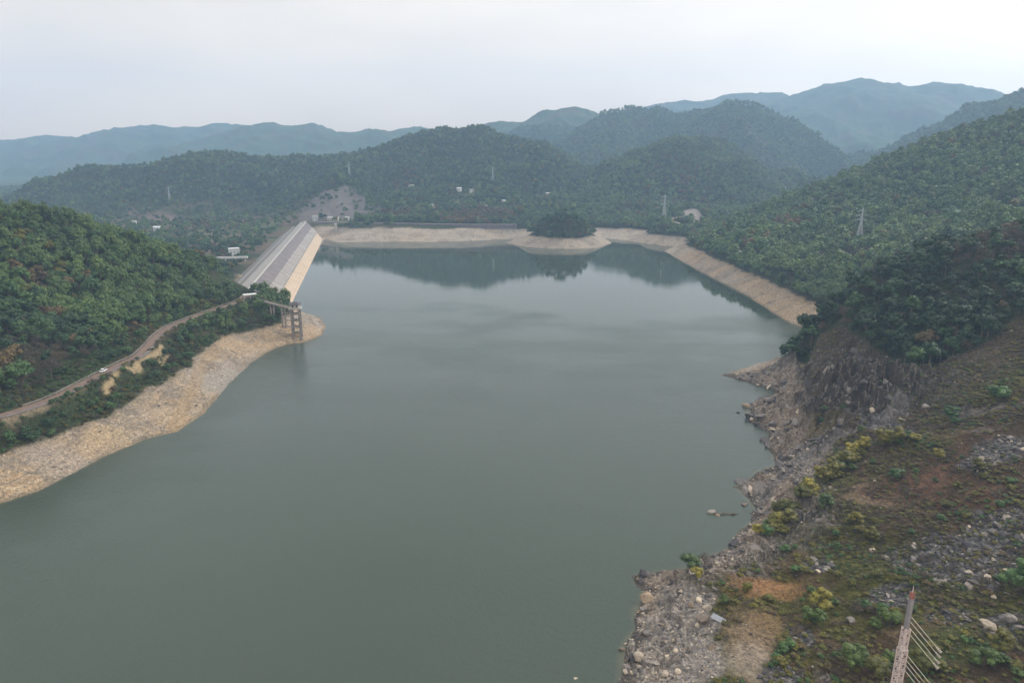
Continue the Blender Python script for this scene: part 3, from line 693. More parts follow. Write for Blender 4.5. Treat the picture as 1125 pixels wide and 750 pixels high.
# red-brown rock footing seen at the water line
br0 = np.array(hit(284, 338)); br1 = np.array([tb[0], tb[1]]); bd = br1-br0[:2]; bl = float(np.linalg.norm(bd))-4.0; bu = bd/np.linalg.norm(bd)
br = empty('access_bridge', (br0[0], br0[1], TZ-.6), math.atan2(bu[1], bu[0])); tag(br, 'narrow concrete footbridge from the bank to the intake tower', 'footbridge')
MB().box((bl/2, 0, 0), (bl, 2.2, .7)).build('deck', dk, br)
for s_ in (-1.05, 1.05):
    m = MB().box((bl/2, s_, 1.35), (bl, .1, .1)).box((bl/2, s_, .85), (bl, .07, .07))
    for k in range(int(bl/2.5)+1): m.box((k*2.5+.3, s_, .85), (.12, .12, 1.0))
    m.build('railing', dk, br)
for fx in (.42, .74):
    x = bl*fx; gw = br0[:2]+bu*x; gz = max(-3, ground(*gw)) - 1 - (TZ-.6)
    p = MB()
    for s_ in (-1.2, 1.2): p.box((x, s_, (gz-.35)/2), (.8, .8, -gz-.35))
    pier = p.build('pier', dk, br)
    for z in np.arange(-4.5, gz+2, -4.5): MB().box((x, 0, z), (.5, 1.6, .5)).build('tie_beam', dk, pier)
for z in (-4.5, -9, -13.5, -18): MB().box(((bl*.74+bl)/2-.2, 0, z), (bl*.26-1.6, .45, .5)).build('strut', dk, br)

# ------------------------------------------------------------------ buildings
roof_ms = [simple('grey_roof', (.30, .30, .31), .2, .5), simple('red_roof', (.34, .13, .09), .2, .5), simple('pale_roof', (.62, .62, .62), .1, .5)]
def building(name, label, group, loc, w, d, h, rz, roof='flat', rm=0, cat='house', floors=1, wm_=None):
    b_ = empty(name, loc, rz); tag(b_, label, cat, group)
    MB().box((0, 0, h/2-1), (w, d, h+2)).build('wall', wm_ or (white if h > 4.5 else cream), b_)
    if roof == 'flat':
        MB().box((0, 0, h+.2), (w+.8, d+.8, .4)).build('roof', roof_ms[rm], b_)
    else:
        r = MB(); e = .6; a = h+.003; t_ = h+w*.22
        r.v += [(-w/2-e, -d/2-e, a), (w/2+e, -d/2-e, a), (w/2+e, d/2+e, a), (-w/2-e, d/2+e, a), (-w/2-e, 0, t_), (w/2+e, 0, t_)]
        r.f += [[0, 1, 5, 4], [2, 3, 4, 5], [0, 4, 3], [1, 2, 5], [0, 3, 2, 1]]
        r.build('roof', roof_ms[rm], b_)
    nw = max(2, int(w/3.2))
    for fl in range(floors):
        for k in range(nw):
            x = -w/2 + (k+.5)*w/nw
            if fl == 0 and k == nw//2: MB().box((x, -d/2-.03, 1.1), (1.2, .08, 2.2)).build('door', simple('brown_door', (.16, .09, .05)) if 'brown_door' not in bpy.data.materials else bpy.data.materials['brown_door'], b_)
            else: MB().box((x, -d/2-.03, 1.7+fl*3), (1.3, .08, 1.3)).build('window', glass, b_)
    return b_
HS = [(452, 207, 14, 9, 6, 'gable', 0, 'wide white house highest in the village, beside the orange trees'),
      (504.5, 210, 10, 8, 6, 'gable', 2, 'white house on the slope, left of its close twin under the far pylon'),
      (518, 211, 10, 8, 6, 'flat', 2, 'flat roofed white house on the slope, right of its close twin'),
      (439, 225, 9, 7, 4, 'gable', 0, 'small white house low on the slope nearest the bare scar'),
      (461, 226, 7, 6, 4, 'gable', 1, 'small red roofed house low on the slope behind the far bank'),
      (475, 228, 11, 8, 5, 'gable', 0, 'grey gabled house in the dip behind the far bank'),
      (530, 225, 9, 7, 5, 'flat', 2, 'bright white house, upper one of the pair right of the village'),
      (533.5, 228.5, 8, 7, 5, 'flat', 2, 'bright white house, lower one of the pair right of the village'),
      (553.6, 224, 7, 6, 7, 'gable', 2, 'slim white house standing alone in the woods'),
      (571, 222, 8, 7, 4, 'gable', 0, 'dull grey roofed house among the trees behind the point'),
      (589, 218, 7, 7, 7, 'flat', 0, 'tall cream house above the wooded knob'),
      (601.6, 215, 9, 7, 5, 'gable', 2, 'small white house farthest to the right in the village')]
cream = simple('cream_render', (.52, .48, .40), .1, .5)
CLEAR = [(q_[0], q_[1]-dy, 11) for L_ in (L1, L2) for q_ in L_[::2] for dy in (0, 12)]
q_ = hit(762, 238); CLEAR += [(q_[0], q_[1]-14, 28), (q_[0], q_[1]-40, 22)]
for x, y, w, d, h, rf, rm, lb_ in HS:
    p = hit(x, y); building('village_house', lb_, 'houses of the village on the far slope', (p[0], p[1], ground(p[0], p[1])+.3), w*.78, d*.8, h*.8, random.uniform(-.5, .5), rf, rm, 'house', 2 if h > 5 else 1)
    CLEAR.append((p[0], p[1]-6, 13))
def flatY(x, y, Y): p = pY(x, y, Y); return p
for x, y, w, d, h, rf, rm, lb_, rz in [
        (346.5, 242, 7, 7, 6, 'gable', 0, 'small white gatehouse right at the far end of the dam crest', .1),
        (366, 242, 18, 8, 4.5, 'flat', 2, 'long low white office building beyond the end of the dam', 0),
        (381.5, 242, 6, 6, 5, 'flat', 2, 'small white hut just right of the long low office', 0),
        (257.5, 281, 12, 9, 9, 'flat', 2, 'tall white building in the valley below the dam', .5),
        (148.5, 249, 5, 5, 9, 'flat', 2, 'narrow white block just above the left hand hilltop', .2),
        (173, 254, 9, 7, 6, 'gable', 2, 'low white shed with pale roof beyond the left hand hill', .1)]:
    p = hit(x, y); building('valley_building' if x < 300 else 'dam_office', lb_, None, (p[0], p[1], ground(p[0], p[1])), w, d, h, rz, rf, rm, 'building', 2 if h > 5 else 1)
    CLEAR.append((p[0], p[1]-8, 18))
p = hit(253, 288); b_ = empty('valley_bridge', (p[0], p[1], p[2]), .15); tag(b_, 'long thin white bridge in the valley at the foot of the dam', 'bridge')
MB().box((0, 0, 5.0), (40, 5, 1.0)).build('deck', white, b_)
for x in (-16, -5, 6, 17): MB().box((x, 0, 2.0), (1.2, 3.6, 5.0)).build('pier', conc, b_)
for s_ in (-2.4, 2.4): MB().box((0, s_, 6.0), (40, .2, 1.0)).build('parapet', white, b_)
CLEAR.append((p[0], p[1]-8, 30))
# pavilion and wall at the near end of the dam
p = pz(275, 329, 20); b_ = empty('gate_pavilion', (p[0], p[1], ground(p[0], p[1])-.2), .5); tag(b_, 'white flat roofed open pavilion where the red road meets the dam', 'pavilion')
for sx in (-4, 0, 4):
    for sy in (-1.8, 1.8): MB().box((sx, sy, 1.6), (.4, .4, 3.6)).build('column', white, b_)
MB().box((0, 0, 3.6), (9.6, 5, .45)).build('roof', white, b_); MB().box((0, 1.8, .9), (7.5, .2, 1.3)).build('wall', conc, b_)
CLEAR += [(p[0], p[1], 15), (p[0]+2, p[1]-14, 14)]
# retaining wall with parapet along the far bank
w_ = empty('retaining_wall', pz(385, 244, 19)); tag(w_, 'dark stone retaining wall along the far bank right of the dam', 'wall')
o = np.array(w_.location)
WP = np.array([pz(x, y, 20.5) for x, y in [(347, 243.5), (380, 244.5), (430, 245), (480, 246), (525, 246.5), (568, 246.5)]])-o; WP[:, 2] = 0
ribbon('stone_face', dense(WP, 12), 1.4, simple('dark_stone_wall', (.15, .13, .14), .3, .25), 1.5, 0, 7, w_)
ribbon('coping', dense(WP, 12), 1.8, conc, 1.9, 0, .38, w_)
CLEAR += [(q_[0]+o[0], q_[1]+o[1]-dy, 16) for q_ in dense(WP, 12) for dy in (0, 14)]
m = MB(); w2 = empty('outlet_pier', hit(369, 253)); tag(w2, 'pale concrete outlet pier in front of the dark wall beyond the dam', 'pier')
MB().box((0, 0, 4), (2.2, 3, 12)).build('shaft', conc, w2); MB().box((0, 0, 10.2), (3.2, 4, .5)).build('cap', white, w2)

# ------------------------------------------------------------------ pylons
steel = simple('galvanised_steel', (.46, .48, .50), .1, .5, .5, metallic=.3)
def pylon(loc, h, label, wb=None):
    e = empty('power_pylon', loc, random.uniform(-.4, .4)); tag(e, label, 'pylon', 'power pylons on the hills')
    wb = h*.18 if wb is None else wb; th = max(.1, h*.0045)
    def half(z):
        t = z/h
        return wb/2*(1-t/.62)+h*.02*(t/.62) if t < .62 else h*.02*(1-(t-.62)/.38*.7)
    cn = ((-1, -1), (1, -1), (1, 1), (-1, 1)); lv = [0, .12, .23, .33, .42, .50, .57, .62, .70, .78, .86, .94, 1.0]
    for c in cn:
        m = MB()
        for a, b2 in zip(lv[:-1], lv[1:]): m.tube((c[0]*half(a*h), c[1]*half(a*h), a*h), (c[0]*half(b2*h), c[1]*half(b2*h), b2*h), th*1.3, n=4)
        m.build('leg', steel, e)
    m = MB()
    for a, b2 in zip(lv[:-1], lv[1:]):
        for i in range(4):
            c, d = cn[i], cn[(i+1) % 4]; ha, hb = half(a*h), half(b2*h)
            m.tube((c[0]*ha, c[1]*ha, a*h), (d[0]*hb, d[1]*hb, b2*h), th*.7, n=4); m.tube((d[0]*ha, d[1]*ha, a*h), (c[0]*hb, c[1]*hb, b2*h), th*.7, n=4)
            m.tube((c[0]*hb, c[1]*hb, b2*h), (d[0]*hb, d[1]*hb, b2*h), th*.7, n=4)
    m.build('bracing', steel, e)
    for t_, L in ((.68, .13), (.80, .16), (.92, .11)):
        m = MB(); z = t_*h; L *= h; x = half(z)
        for s_ in (-1, 1):
            m.tube((s_*x, -x, z), (s_*L, 0, z+.1), th, n=4).tube((s_*x, x, z), (s_*L, 0, z+.1), th, n=4).tube((s_*x, 0, z+.05*h), (s_*L, 0, z+.1), th*.8, n=4)
            m.tube((s_*L, 0, z), (s_*L, 0, z-.04*h), th*.9, n=4)
        m.build('cross_arm', steel, e)
    CLEAR.append((loc[0], loc[1]-3, 6))
def scale_h(p, npx): return npx*math.hypot(p[1]*CP+(H-p[2])*SP, 0)/F/math.cos(math.atan2(H-p[2], p[1]))
for x, y, npx, lb_ in [(943, 268, 35, 'tall steel lattice pylon on the bamboo covered right hand hill'), (729, 245, 28, 'steel lattice pylon on the low point beside the pale lane'),
                       (541.5, 200, 15, 'small pale pylon on the slope above the village'), (384, 193, 13, 'small pylon above the bare scar behind the dam'),
                       (187, 224, 17, 'slim pylon on the wooded ridge left of the dam'), (862, 216, 9, 'tiny pylon in the valley behind the bamboo hill')]:
    p = hit(x, y); pylon((p[0], p[1], ground(p[0], p[1])), scale_h(p, npx)+3, lb_)

# ------------------------------------------------------------------ mast in the foreground
top = pY(1004, 643, 100); bx, by = top[0], top[1]; gz = ground(bx, by); MH = top[2]-gz
mast_m = simple('weathered_mast_paint', (.50, .43, .42), .2, 1.5); red_m = simple('faded_red_paint', (.30, .13, .11), .2, 1.5); gsec = simple('grey_mast_panel', (.20, .20, .22), .15, 1.2)
ms = empty('antenna_mast', (bx, by, gz), R(12)); tag(ms, 'tall slim lattice mast with slanting rods rising from the bushes at the bottom edge', 'mast')
def lattice(name, z0, z1, w, mat, step=.9, th=.06):
    m = MB()
    for sx in (-1, 1):
        for sy in (-1, 1): m.box((sx*w/2, sy*w/2, (z0+z1)/2), (th*2.6, th*2.6, z1-z0))
    z = z0
    k = 0
    cn = ((-1, -1), (1, -1), (1, 1), (-1, 1))
    while z < z1-step*.5:
        z2 = min(z+step, z1)
        for i in range(4):
            a, c = cn[i], cn[(i+1) % 4]
            if k % 2: a, c = c, a
            m.tube((a[0]*w/2, a[1]*w/2, z), (c[0]*w/2, c[1]*w/2, z2), th, n=4); m.tube((a[0]*w/2, a[1]*w/2, z2), (c[0]*w/2, c[1]*w/2, z2), th, n=4)
        z = z2; k += 1
    return m.build(name, mat, ms)
def zat(py):            # height on the mast's axis seen at a row of the photograph
    px = 1004-(py-643)*.178; d = ray(px, py); return H + d[2]*(by/d[1]) - gz
lattice('lower_section', 0, zat(712), 1.08, mast_m, 1.0, .075)
lattice('middle_section', zat(712), zat(689), .86, mast_m, .8, .07)
zz0, zz1 = zat(689), zat(657)
m = MB().box((0, 0, (zz0+zz1)/2), (.62, .62, zz1-zz0-.02)); m.build('panel_section', gsec, ms)
lattice('red_section', zz1, zat(650), .42, red_m, .5, .06)
MB().tube((0, 0, zat(650)), (0, 0, zat(643)), .09, .04).build('spike', mast_m, ms)
MB().box((0, 0, zat(712)), (1.25, 1.25, .14)).build('flange', mast_m, ms)
rod_m = simple('pale_rod', (.50, .49, .42), .1, 1)
loc_rot = Matrix.Rotation(-R(12), 3, 'Z')
for grp, ys in enumerate([(676.4, 682, 688.4, 694), (715.6, 721, 726, 731.6)]):
    for j, y in enumerate(ys):
        z = zat(y); st = Vector((.35, -.3, z)); en = st + loc_rot @ Vector((3.45, -3.7, -4.05))
        r = MB().tube(st, en, .05, .04).build('rod', rod_m, ms)
        dv = (en-st).normalized(); cp = MB()
        for q_ in range(4): cp.tube(en-dv*(.1+.28*q_), en-dv*(.0+.28*q_), .26-.03*q_, n=10)
        cp.build('insulator', simple('insulator_grey', (.42, .38, .36)) if 'insulator_grey' not in bpy.data.materials else bpy.data.materials['insulator_grey'], r)

# ------------------------------------------------------------------ white car on the road
i = int(np.argmin([abs((px_ - 117)) for px_ in [562.5+F*(p_[0]/(p_[1]*CP+(H-p_[2])*SP)) for p_ in ROADD]]))
p = ROADD[i]; t = ROADD[i+1]-ROADD[i-1]; rz = math.atan2(t[1], t[0])
car = empty('car', (p[0]-math.sin(rz)*(-.6)*-1, p[1]+math.cos(rz)*.6, p[2]+.01), rz); tag(car, 'small white car driving on the red lakeside road', 'car')
cw = simple('white_car_paint', (.80, .80, .80), .03, 1, .3)
m = MB(); prof = [(-2.1, .35), (-2.15, .85), (-1.9, .98), (.95, 1.0), (2.0, .82), (2.15, .55), (2.1, .35)]
k = len(prof)
for y in (-.88, .88):
    for x, z in prof: m.v.append((x, y, z))
for a in range(k): c = (a+1) % k; m.f.append([a, c, k+c, k+a])
m.f.append(list(range(k))[::-1]); m.f.append([k+a for a in range(k)]); m.build('body', cw, car)
m = MB(); prof = [(-1.85, .985), (-1.35, 1.42), (.25, 1.45), (1.05, 1.0)]
n0 = 0
for y, s_ in ((-.82, 1), (.82, 1)):
    for x, z in prof: m.v.append((x, y*(.86 if z > 1.2 else 1), z))
for a in range(4): c = (a+1) % 4; m.f.append([a, c, 4+c, 4+a])
m.f += [[3, 2, 1, 0], [4, 5, 6, 7]]; m.build('windows', glass, car)
MB().box((-.55, 0, 1.475), (1.6, 1.36, .06)).build('roof', cw, car)
tyre = simple('tyre_rubber', (.02, .02, .02))
for x in (-1.35, 1.35):
    for y in (-.86, .86): MB().tube((x, y-.1, .33), (x, y+.1, .33), .33, n=14).build('wheel', tyre, car)

# ------------------------------------------------------------------ rocks
def rock_mesh(name, seed, mat, flat=.7, sub_=2, k_=(.38, .72, 9)):
    import bmesh
    bm = bmesh.new(); bmesh.ops.create_icosphere(bm, subdivisions=sub_, radius=1); rg = random.Random(seed)
    planes = [(Vector((rg.gauss(0, 1), rg.gauss(0, 1), rg.gauss(0, 1))).normalized(), rg.uniform(k_[0], k_[1])) for _ in range(k_[2])]
    for v in bm.verts:
        c = v.co
        for nrm, d in planes:
            k = c.dot(nrm)
            if k > d: c -= nrm*(k-d)
        c = c*(1+rg.uniform(-.10, .10)); v.co = Vector((c.x, c.y, c.z*flat))
    me = bpy.data.meshes.new(name); bm.to_mesh(me); bm.free(); me.materials.append(mat); return me
def rockmat(name, c):
    m, nt, b = newmat(name); t = noise(nt, 1.3, 5, .7); oi = N(nt, 'ShaderNodeObjectInfo')
    a = ramp(nt, t.outputs[0], [(.3, tuple(x*.65 for x in c)), (.7, tuple(min(1, x*1.35) for x in c))])
    a = mixc(nt, 'MULTIPLY', 1.0, a, ramp(nt, oi.outputs['Random'], [(0, (.6, .6, .63)), (1, (1.35, 1.3, 1.2))]))
    nt.links.new(a, b.inputs['Base Color']); return m
rm_grey = rockmat('grey_rock', (.18, .165, .155)); rm_pale = rockmat('pale_rock', (.36, .31, .25)); rm_tan = rockmat('tan_rock', (.22, .175, .13)); rm_dark = rockmat('dark_rock', (.085, .08, .082))
# individual boulders
BL = [(702, 724, 1.7, rm_pale, 'large pale boulder lying alone on the gravel bank by the water'),
      (706, 634, 2.4, rm_dark, 'dark jagged outcrop at the tip of the gravel point'),
      (712, 658, 2.3, rm_tan, 'tan block at the water edge below the dark outcrop'),
      (767, 661, 1.7, rm_pale, 'pale upright slab at the top of the boulder heap'),
      (759, 667, 1.4, rm_tan, 'tan slab leaning left of the pale upright slab'),
      (777, 670, 1.5, rm_pale, 'pale slab right of the pale upright slab'),
      (772, 683, 2.2, rm_tan, 'broad tan boulder beside the grey metal sheet'),
      (766, 688, 1.2, rm_pale, 'pale stone tucked below the broad tan boulder'),
      (778, 655, 1.4, rm_dark, 'dark boulder at the upper end of the heap'),
      (785, 650, 1.3, rm_grey, 'grey boulder between the heap and the orange soil'),
      (773, 647, 1.2, rm_grey, 'grey block above the pale upright slab'),
      (730, 742, 1.2, rm_pale, 'pale stone low on the gravel bank near the bottom edge'),
      (745, 738, .9, rm_pale, 'small pale stone right of the low pale stone'),
      (687, 740, 1.0, rm_pale, 'pale stone in the shallows near the bottom edge'),
      (634, 748, 1.1, rm_pale, 'pinkish white stone breaking the water apart from the bank'),
      (684, 716, 1.0, rm_tan, 'tan stone on the water line left of the large pale boulder'),
      (781, 562, 2.2, rm_grey, 'grey rock in the water, broadest of the offshore group'),
      (789, 567, 1.3, rm_tan, 'brown rock in the water behind the broad grey rock'),
      (797, 569, 1.1, rm_grey, 'low grey rock in the water closest to the shore'),
      (818, 555, 1.8, rm_tan, 'tan block at the shore beside the offshore rocks'),
      (811, 453, 1.2, rm_dark, 'small dark rock alone in the water off the shore'),
      (838, 515, .9, rm_tan, 'tiny brown rock in the water under the rock wall'),
      (862, 428, 2.6, rm_grey, 'grey block at the root of the pointed spit'),
      (819, 447, 2.0, rm_tan, 'tan block on the corner of the rocky shore'),
      (848, 467, 2.2, rm_dark, 'dark block on the fractured shore below the cliff'),
      (1085, 688, 2.0, rm_pale, 'flat pale slab in the green grass of the lower slope'),
      (1107, 683, 2.2, rm_grey, 'grey boulder right of the flat pale slab'),
      (935, 686, 1.6, rm_grey, 'grey slab half buried in the slope above the mast')]
for k, (x, y, s_, mt, lb_) in enumerate(BL):
    p = hit(x, y); me = rock_mesh('boulder', 100+k, mt, random.Random(k).uniform(.55, .95), 2)
    o = tag(link('boulder', me), lb_, 'boulder', 'boulders on the near bank'); z = max(ground(p[0], p[1]), -.5)
    o.location = (p[0], p[1], z+s_*.18); rg = random.Random(k); o.scale = (s_*rg.uniform(.8, 1.25), s_*rg.uniform(.7, 1.1), s_*rg.uniform(.6, .95)); o.rotation_euler = (rg.uniform(-.4, .4), rg.uniform(-.4, .4), rg.uniform(0, 6))
BLK = [rock_mesh('boulder', 900+j, [rm_grey, rm_dark, rm_pale, rm_grey, rm_dark][j % 5], .8, 2, k_=(.3, .6, 7)) for j in range(10)]
rg = random.Random(11)
def block(x, y, s_, lb_, gp, j, tall=1.0):
    o = bpy.data.objects.new('boulder', BLK[j % 10]); C.objects.link(o); tag(o, lb_, 'boulder', gp)
    o.location = (x, y, ground(x, y)-s_*.05); o.scale = (s_*rg.uniform(.8, 1.7), s_*rg.uniform(.7, 1.2), s_*rg.uniform(.5, 1.0)*tall); o.rotation_euler = (rg.uniform(-.5, .5), rg.uniform(-.5, .5), rg.uniform(0, 6.3))
n_ = 0; tries = 0
while n_ < 190 and tries < 20000:
    tries += 1; x, y = rg.uniform(20, 170), rg.uniform(135, 400)
    if math.hypot(x, y) < 130 or samp(OPEN, x, y) < .9: continue
    sd_ = float(samp(SDN, x, y)); g_ = ground(x, y)
    if not (.5 < sd_ < 13) or g_ < .1 or g_ > 12: continue
    if rg.random() > math.exp(-sd_/6)+.15: continue
    block(x, y, rg.uniform(.7, 1.5)*(1.9 if rg.random() < .25 else 1)*(1.25 if y > 190 else .8), 'angular grey block of the broken rocky shoreline', 'blocks of the broken right shoreline', n_); n_ += 1
n_ = 0; tries = 0
while n_ < 70 and tries < 20000:
    tries += 1; x, y = rg.uniform(100, 230), rg.uniform(240, 370)
    if samp(CL, x, y) < .35: continue
    block(x, y, rg.uniform(1.2, 3.2), 'jagged dark rock rib sticking out of the cliff face', 'rock ribs of the cliff face', (0, 1, 3, 4, 5, 6, 8, 9)[n_ % 8], 1.6); n_ += 1
# driftwood
p = hit(787, 565); dw = empty('driftwood', (p[0], p[1], .05), .3); tag(dw, 'tangle of brown driftwood floating beside the offshore rocks', 'driftwood')
wood = simple('wet_driftwood', (.10, .07, .05), .3, 2)
m = MB()
for k in range(34):
    x0 = rg.uniform(-1.5, 6.5); y0 = -x0*.35+rg.uniform(-.7, .7)*(1.4-x0*.12); a = rg.uniform(-.9, .5); L_ = rg.uniform(.6, 1.9)
    m.tube((x0, y0, rg.uniform(0, .25)), (x0+math.cos(a)*L_, y0+math.sin(a)*L_, rg.uniform(0, .4)), .10, .05, 5)
link('driftwood_sticks', m.mesh('driftwood_sticks', wood), dw)
# grey metal sheet lying by the boulders
p = hit(789, 681); sh = empty('metal_sheet', (p[0], p[1], p[2]+.55), R(38)); tag(sh, 'grey corrugated metal sheet lying on the ground beside the tan boulders', 'metal sheet'); sh.rotation_euler = (R(6), R(-8), R(48))
m = MB(); nn2 = 26
for i in range(nn2+1):
    x = -.95+1.9*i/nn2; z = .10*math.sin(i*math.pi*.5)
    for y in (-1.9, 1.9):
        for dz in (0, -.04): m.v.append((x, y, z+dz + (.25 if abs(y) > 1 else 0)*abs(x)*.2))
for i in range(nn2):
    a = i*4; c = a+4; m.f += [[a, a+2, c+2, c], [a+1, c+1, c+3, a+3], [a, c, c+1, a+1], [a+2, a+3, c+3, c+2]]
m.build('sheet', simple('dull_zinc', (.42, .44, .47), .12, 2, .5, metallic=.2), sh)
MB().box((0, 0, -.2), (1.5, 3.2, .14)).build('backing', dk, sh)

# ------------------------------------------------------------------ plants: shared meshes
mats = {'dark': leafmat('dark_green_leaves', (.021, .050, .019), (.033, .070, .024)),
        'mid': leafmat('green_leaves', (.036, .078, .026), (.055, .104, .032)),
        'bamboo': leafmat('bamboo_leaves', (.055, .110, .038), (.115, .170, .055)),
        'rust': leafmat('rusty_leaves', (.085, .060, .030), (.12, .085, .038)),
        'bare': leafmat('grey_brown_twigs', (.055, .042, .033), (.085, .062, .042)),
        'olive': leafmat('olive_leaves', (.070, .074, .016), (.12, .105, .018)),
        'yellow': leafmat('yellow_leaves', (.15, .135, .024), (.24, .20, .03)),
        'laurel': leafmat('very_dark_leaves', (.012, .029, .010), (.021, .046, .014)),
        'bright': leafmat('fresh_green_leaves', (.040, .070, .018), (.065, .098, .024))}
bark = simple('bark', (.12, .09, .07), .3, 2)
def crown_geo(seed, kind, nleaf, ls, h=7.0, w=2.6):
    rg = np.random.default_rng(seed); nb = 15 if kind != 'bamboo' else 20
    V = []; cz = h*.62; hh = h*.40
    if kind in ('laurel', 'dark', 'mid', 'rust', 'bare', 'olive', 'yellow', 'bright'):
        d = rg.normal(size=(nb, 3)); d[:, 2] = np.abs(d[:, 2])*1.1-.35; d /= np.linalg.norm(d, axis=1)[:, None]
        rad = rg.uniform(.45, 1.0, nb)[:, None]; cb = d*rad*np.array([w*.72, w*.72, hh*.8]) + np.array([0, 0, cz]); rb = rg.uniform(.26, .46, nb)*w
    else:
        a = rg.uniform(0, 6.283, nb); rr0 = np.sqrt(rg.uniform(0, 1, nb))*w*.8; zt = cz+hh*.9-(rr0/w)**1.6*hh*1.2 + rg.normal(size=nb)*.5
        cb = np.stack([np.cos(a)*rr0, np.sin(a)*rr0, zt], 1); rb = rg.uniform(.22, .36, nb)*w
    per = nleaf//nb; P0 = []; Nn = []
    for c, r in zip(cb, rb):
        v = rg.normal(size=(per, 3)); v[:, 2] = v[:, 2]*.8+.25; v /= np.linalg.norm(v, axis=1)[:, None]
        st = np.array([1, 1, .75 if kind != 'bamboo' else 1.5])
        P0.append(c+v*r*st*rg.uniform(.75, 1.08, (per, 1))); Nn.append(v)
    P0 = np.concatenate(P0); Nn = np.concatenate(Nn); m = len(P0)
    nn_ = Nn + rg.normal(size=(m, 3))*.45 + np.array([0, 0, .45]); nn_ /= np.linalg.norm(nn_, axis=1)[:, None]
    t = np.cross(nn_, rg.normal(size=(m, 3))); t /= np.linalg.norm(t, axis=1)[:, None]; u = np.cross(nn_, t)
    s1 = ls*rg.uniform(.6, 1.3, (m, 1)); s2 = s1*rg.uniform(.45, .8, (m, 1))
    if kind == 'bamboo': s1 *= 1.3; s2 *= .7
    if kind == 'bare': s1 *= 1.2; s2 *= .3
    q_ = np.stack([P0-t*s1*.5-u*s2*.25, P0-t*s1*.1-u*s2*.5, P0+t*s1*.5, P0+u*s2*.5], 1).reshape(-1, 3)
    return q_, np.arange(m*4).reshape(m, 4), cb, rb
def core_geo(cb, rb, k=.8):
    import bmesh
    bm = bmesh.new(); bmesh.ops.create_icosphere(bm, subdivisions=1, radius=1)
    v0 = np.array([v.co[:] for v in bm.verts]); f0 = np.array([[v.index for v in f.verts] for f in bm.faces]); bm.free()
    V = []; Fc = []
    for c, r in zip(cb, rb): Fc.append(f0+len(V)*len(v0)); V.append(c+v0*r*k*np.array([1, 1, .8]))
    return np.concatenate(V), np.concatenate(Fc)
def crown_mesh(name, seed, kind, nleaf, ls, h=7., w=2.6, core=True):
    q_, f, cb, rb = crown_geo(seed, kind, nleaf, ls, h, w)
    Fl = [list(x) for x in f]; Vv = [tuple(x) for x in q_]
    if core and kind != 'bare':
        cv, cf = core_geo(cb, rb); n0 = len(Vv); Vv += [tuple(x) for x in cv]; Fl += [[n0+i for i in x] for x in cf]
    me = bpy.data.meshes.new(name); me.from_pydata(Vv, [], Fl); me.materials.append(mats[kind]); me.update(); return me
def trunk_mesh(name, h=7., r=.18, seed=0, limbs=4):
    m = MB(); m.tube((0, 0, -1.2), (0, 0, h*.35), r*1.3, r, 6); m.tube((0, 0, h*.35), (.1, .1, h*.72), r, r*.4, 5); rg = random.Random(seed)
    for k in range(limbs): a = rg.uniform(0, 6.28); m.tube((0, 0, h*rg.uniform(.28, .45)), (math.cos(a)*h*.2, math.sin(a)*h*.2, h*rg.uniform(.6, .75)), r*.5, r*.2, 4)
    return m.mesh(name, bark)
KIND = ['dark', 'mid', 'bamboo', 'rust', 'bare', 'olive', 'laurel']
NEAR = {}; 
for k in KIND:
    for v in range(3): NEAR[(k, v)] = crown_mesh('crown', 10+v+KIND.index(k)*7, k, 620, .62)
TRK_M = [trunk_mesh('trunk', seed=s_) for s_ in range(3)]
def protocoll(name, items):      # items: list of meshes lists; unlinked collection the undergrowth scatter reads from
    c = bpy.data.collections.new(name)
    for i, me in enumerate(items):
        o = bpy.data.objects.new('%s_%02d' % (name, i), me); c.objects.link(o)
    return c
def scatter(name, pts, scl, rot, var, coll, label, cat):
    me = bpy.data.meshes.new(name); me.vertices.add(len(pts)); me.vertices.foreach_set('co', np.asarray(pts, np.float32).ravel())
    a = me.attributes.new('sc', 'FLOAT_VECTOR', 'POINT'); a.data.foreach_set('vector', np.asarray(scl, np.float32).ravel())
    a = me.attributes.new('ro', 'FLOAT_VECTOR', 'POINT'); a.data.foreach_set('vector', np.asarray(rot, np.float32).ravel())
    a = me.attributes.new('va', 'INT', 'POINT'); a.data.foreach_set('value', np.asarray(var, np.int32))
    o = link(name, me); tag(o, label, cat, kind='stuff')
    g = bpy.data.node_groups.new(name+'_scatter', 'GeometryNodeTree')
    g.interface.new_socket('Geometry', in_out='INPUT', socket_type='NodeSocketGeometry'); g.interface.new_socket('Geometry', in_out='OUTPUT', socket_type='NodeSocketGeometry')
    gi = g.nodes.new('NodeGroupInput'); go = g.nodes.new('NodeGroupOutput'); iop = g.nodes.new('GeometryNodeInstanceOnPoints')
    ci = g.nodes.new('GeometryNodeCollectionInfo'); ci.inputs[0].default_value = coll; ci.inputs[1].default_value = True; ci.inputs[2].default_value = True
    def attr(nm, ty):
        n_ = g.nodes.new('GeometryNodeInputNamedAttribute'); n_.data_type = ty; n_.inputs[0].default_value = nm; return n_.outputs[0]
    g.links.new(gi.outputs[0], iop.inputs['Points']); g.links.new(ci.outputs[0], iop.inputs['Instance'])
    iop.inputs['Pick Instance'].default_value = True
    g.links.new(attr('va', 'INT'), iop.inputs['Instance Index']); g.links.new(attr('ro', 'FLOAT_VECTOR'), iop.inputs['Rotation']); g.links.new(attr('sc', 'FLOAT_VECTOR'), iop.inputs['Scale'])
    g.links.new(iop.outputs[0], go.inputs[0])
    md = o.modifiers.new('scatter', 'NODES'); md.node_group = g
    return o

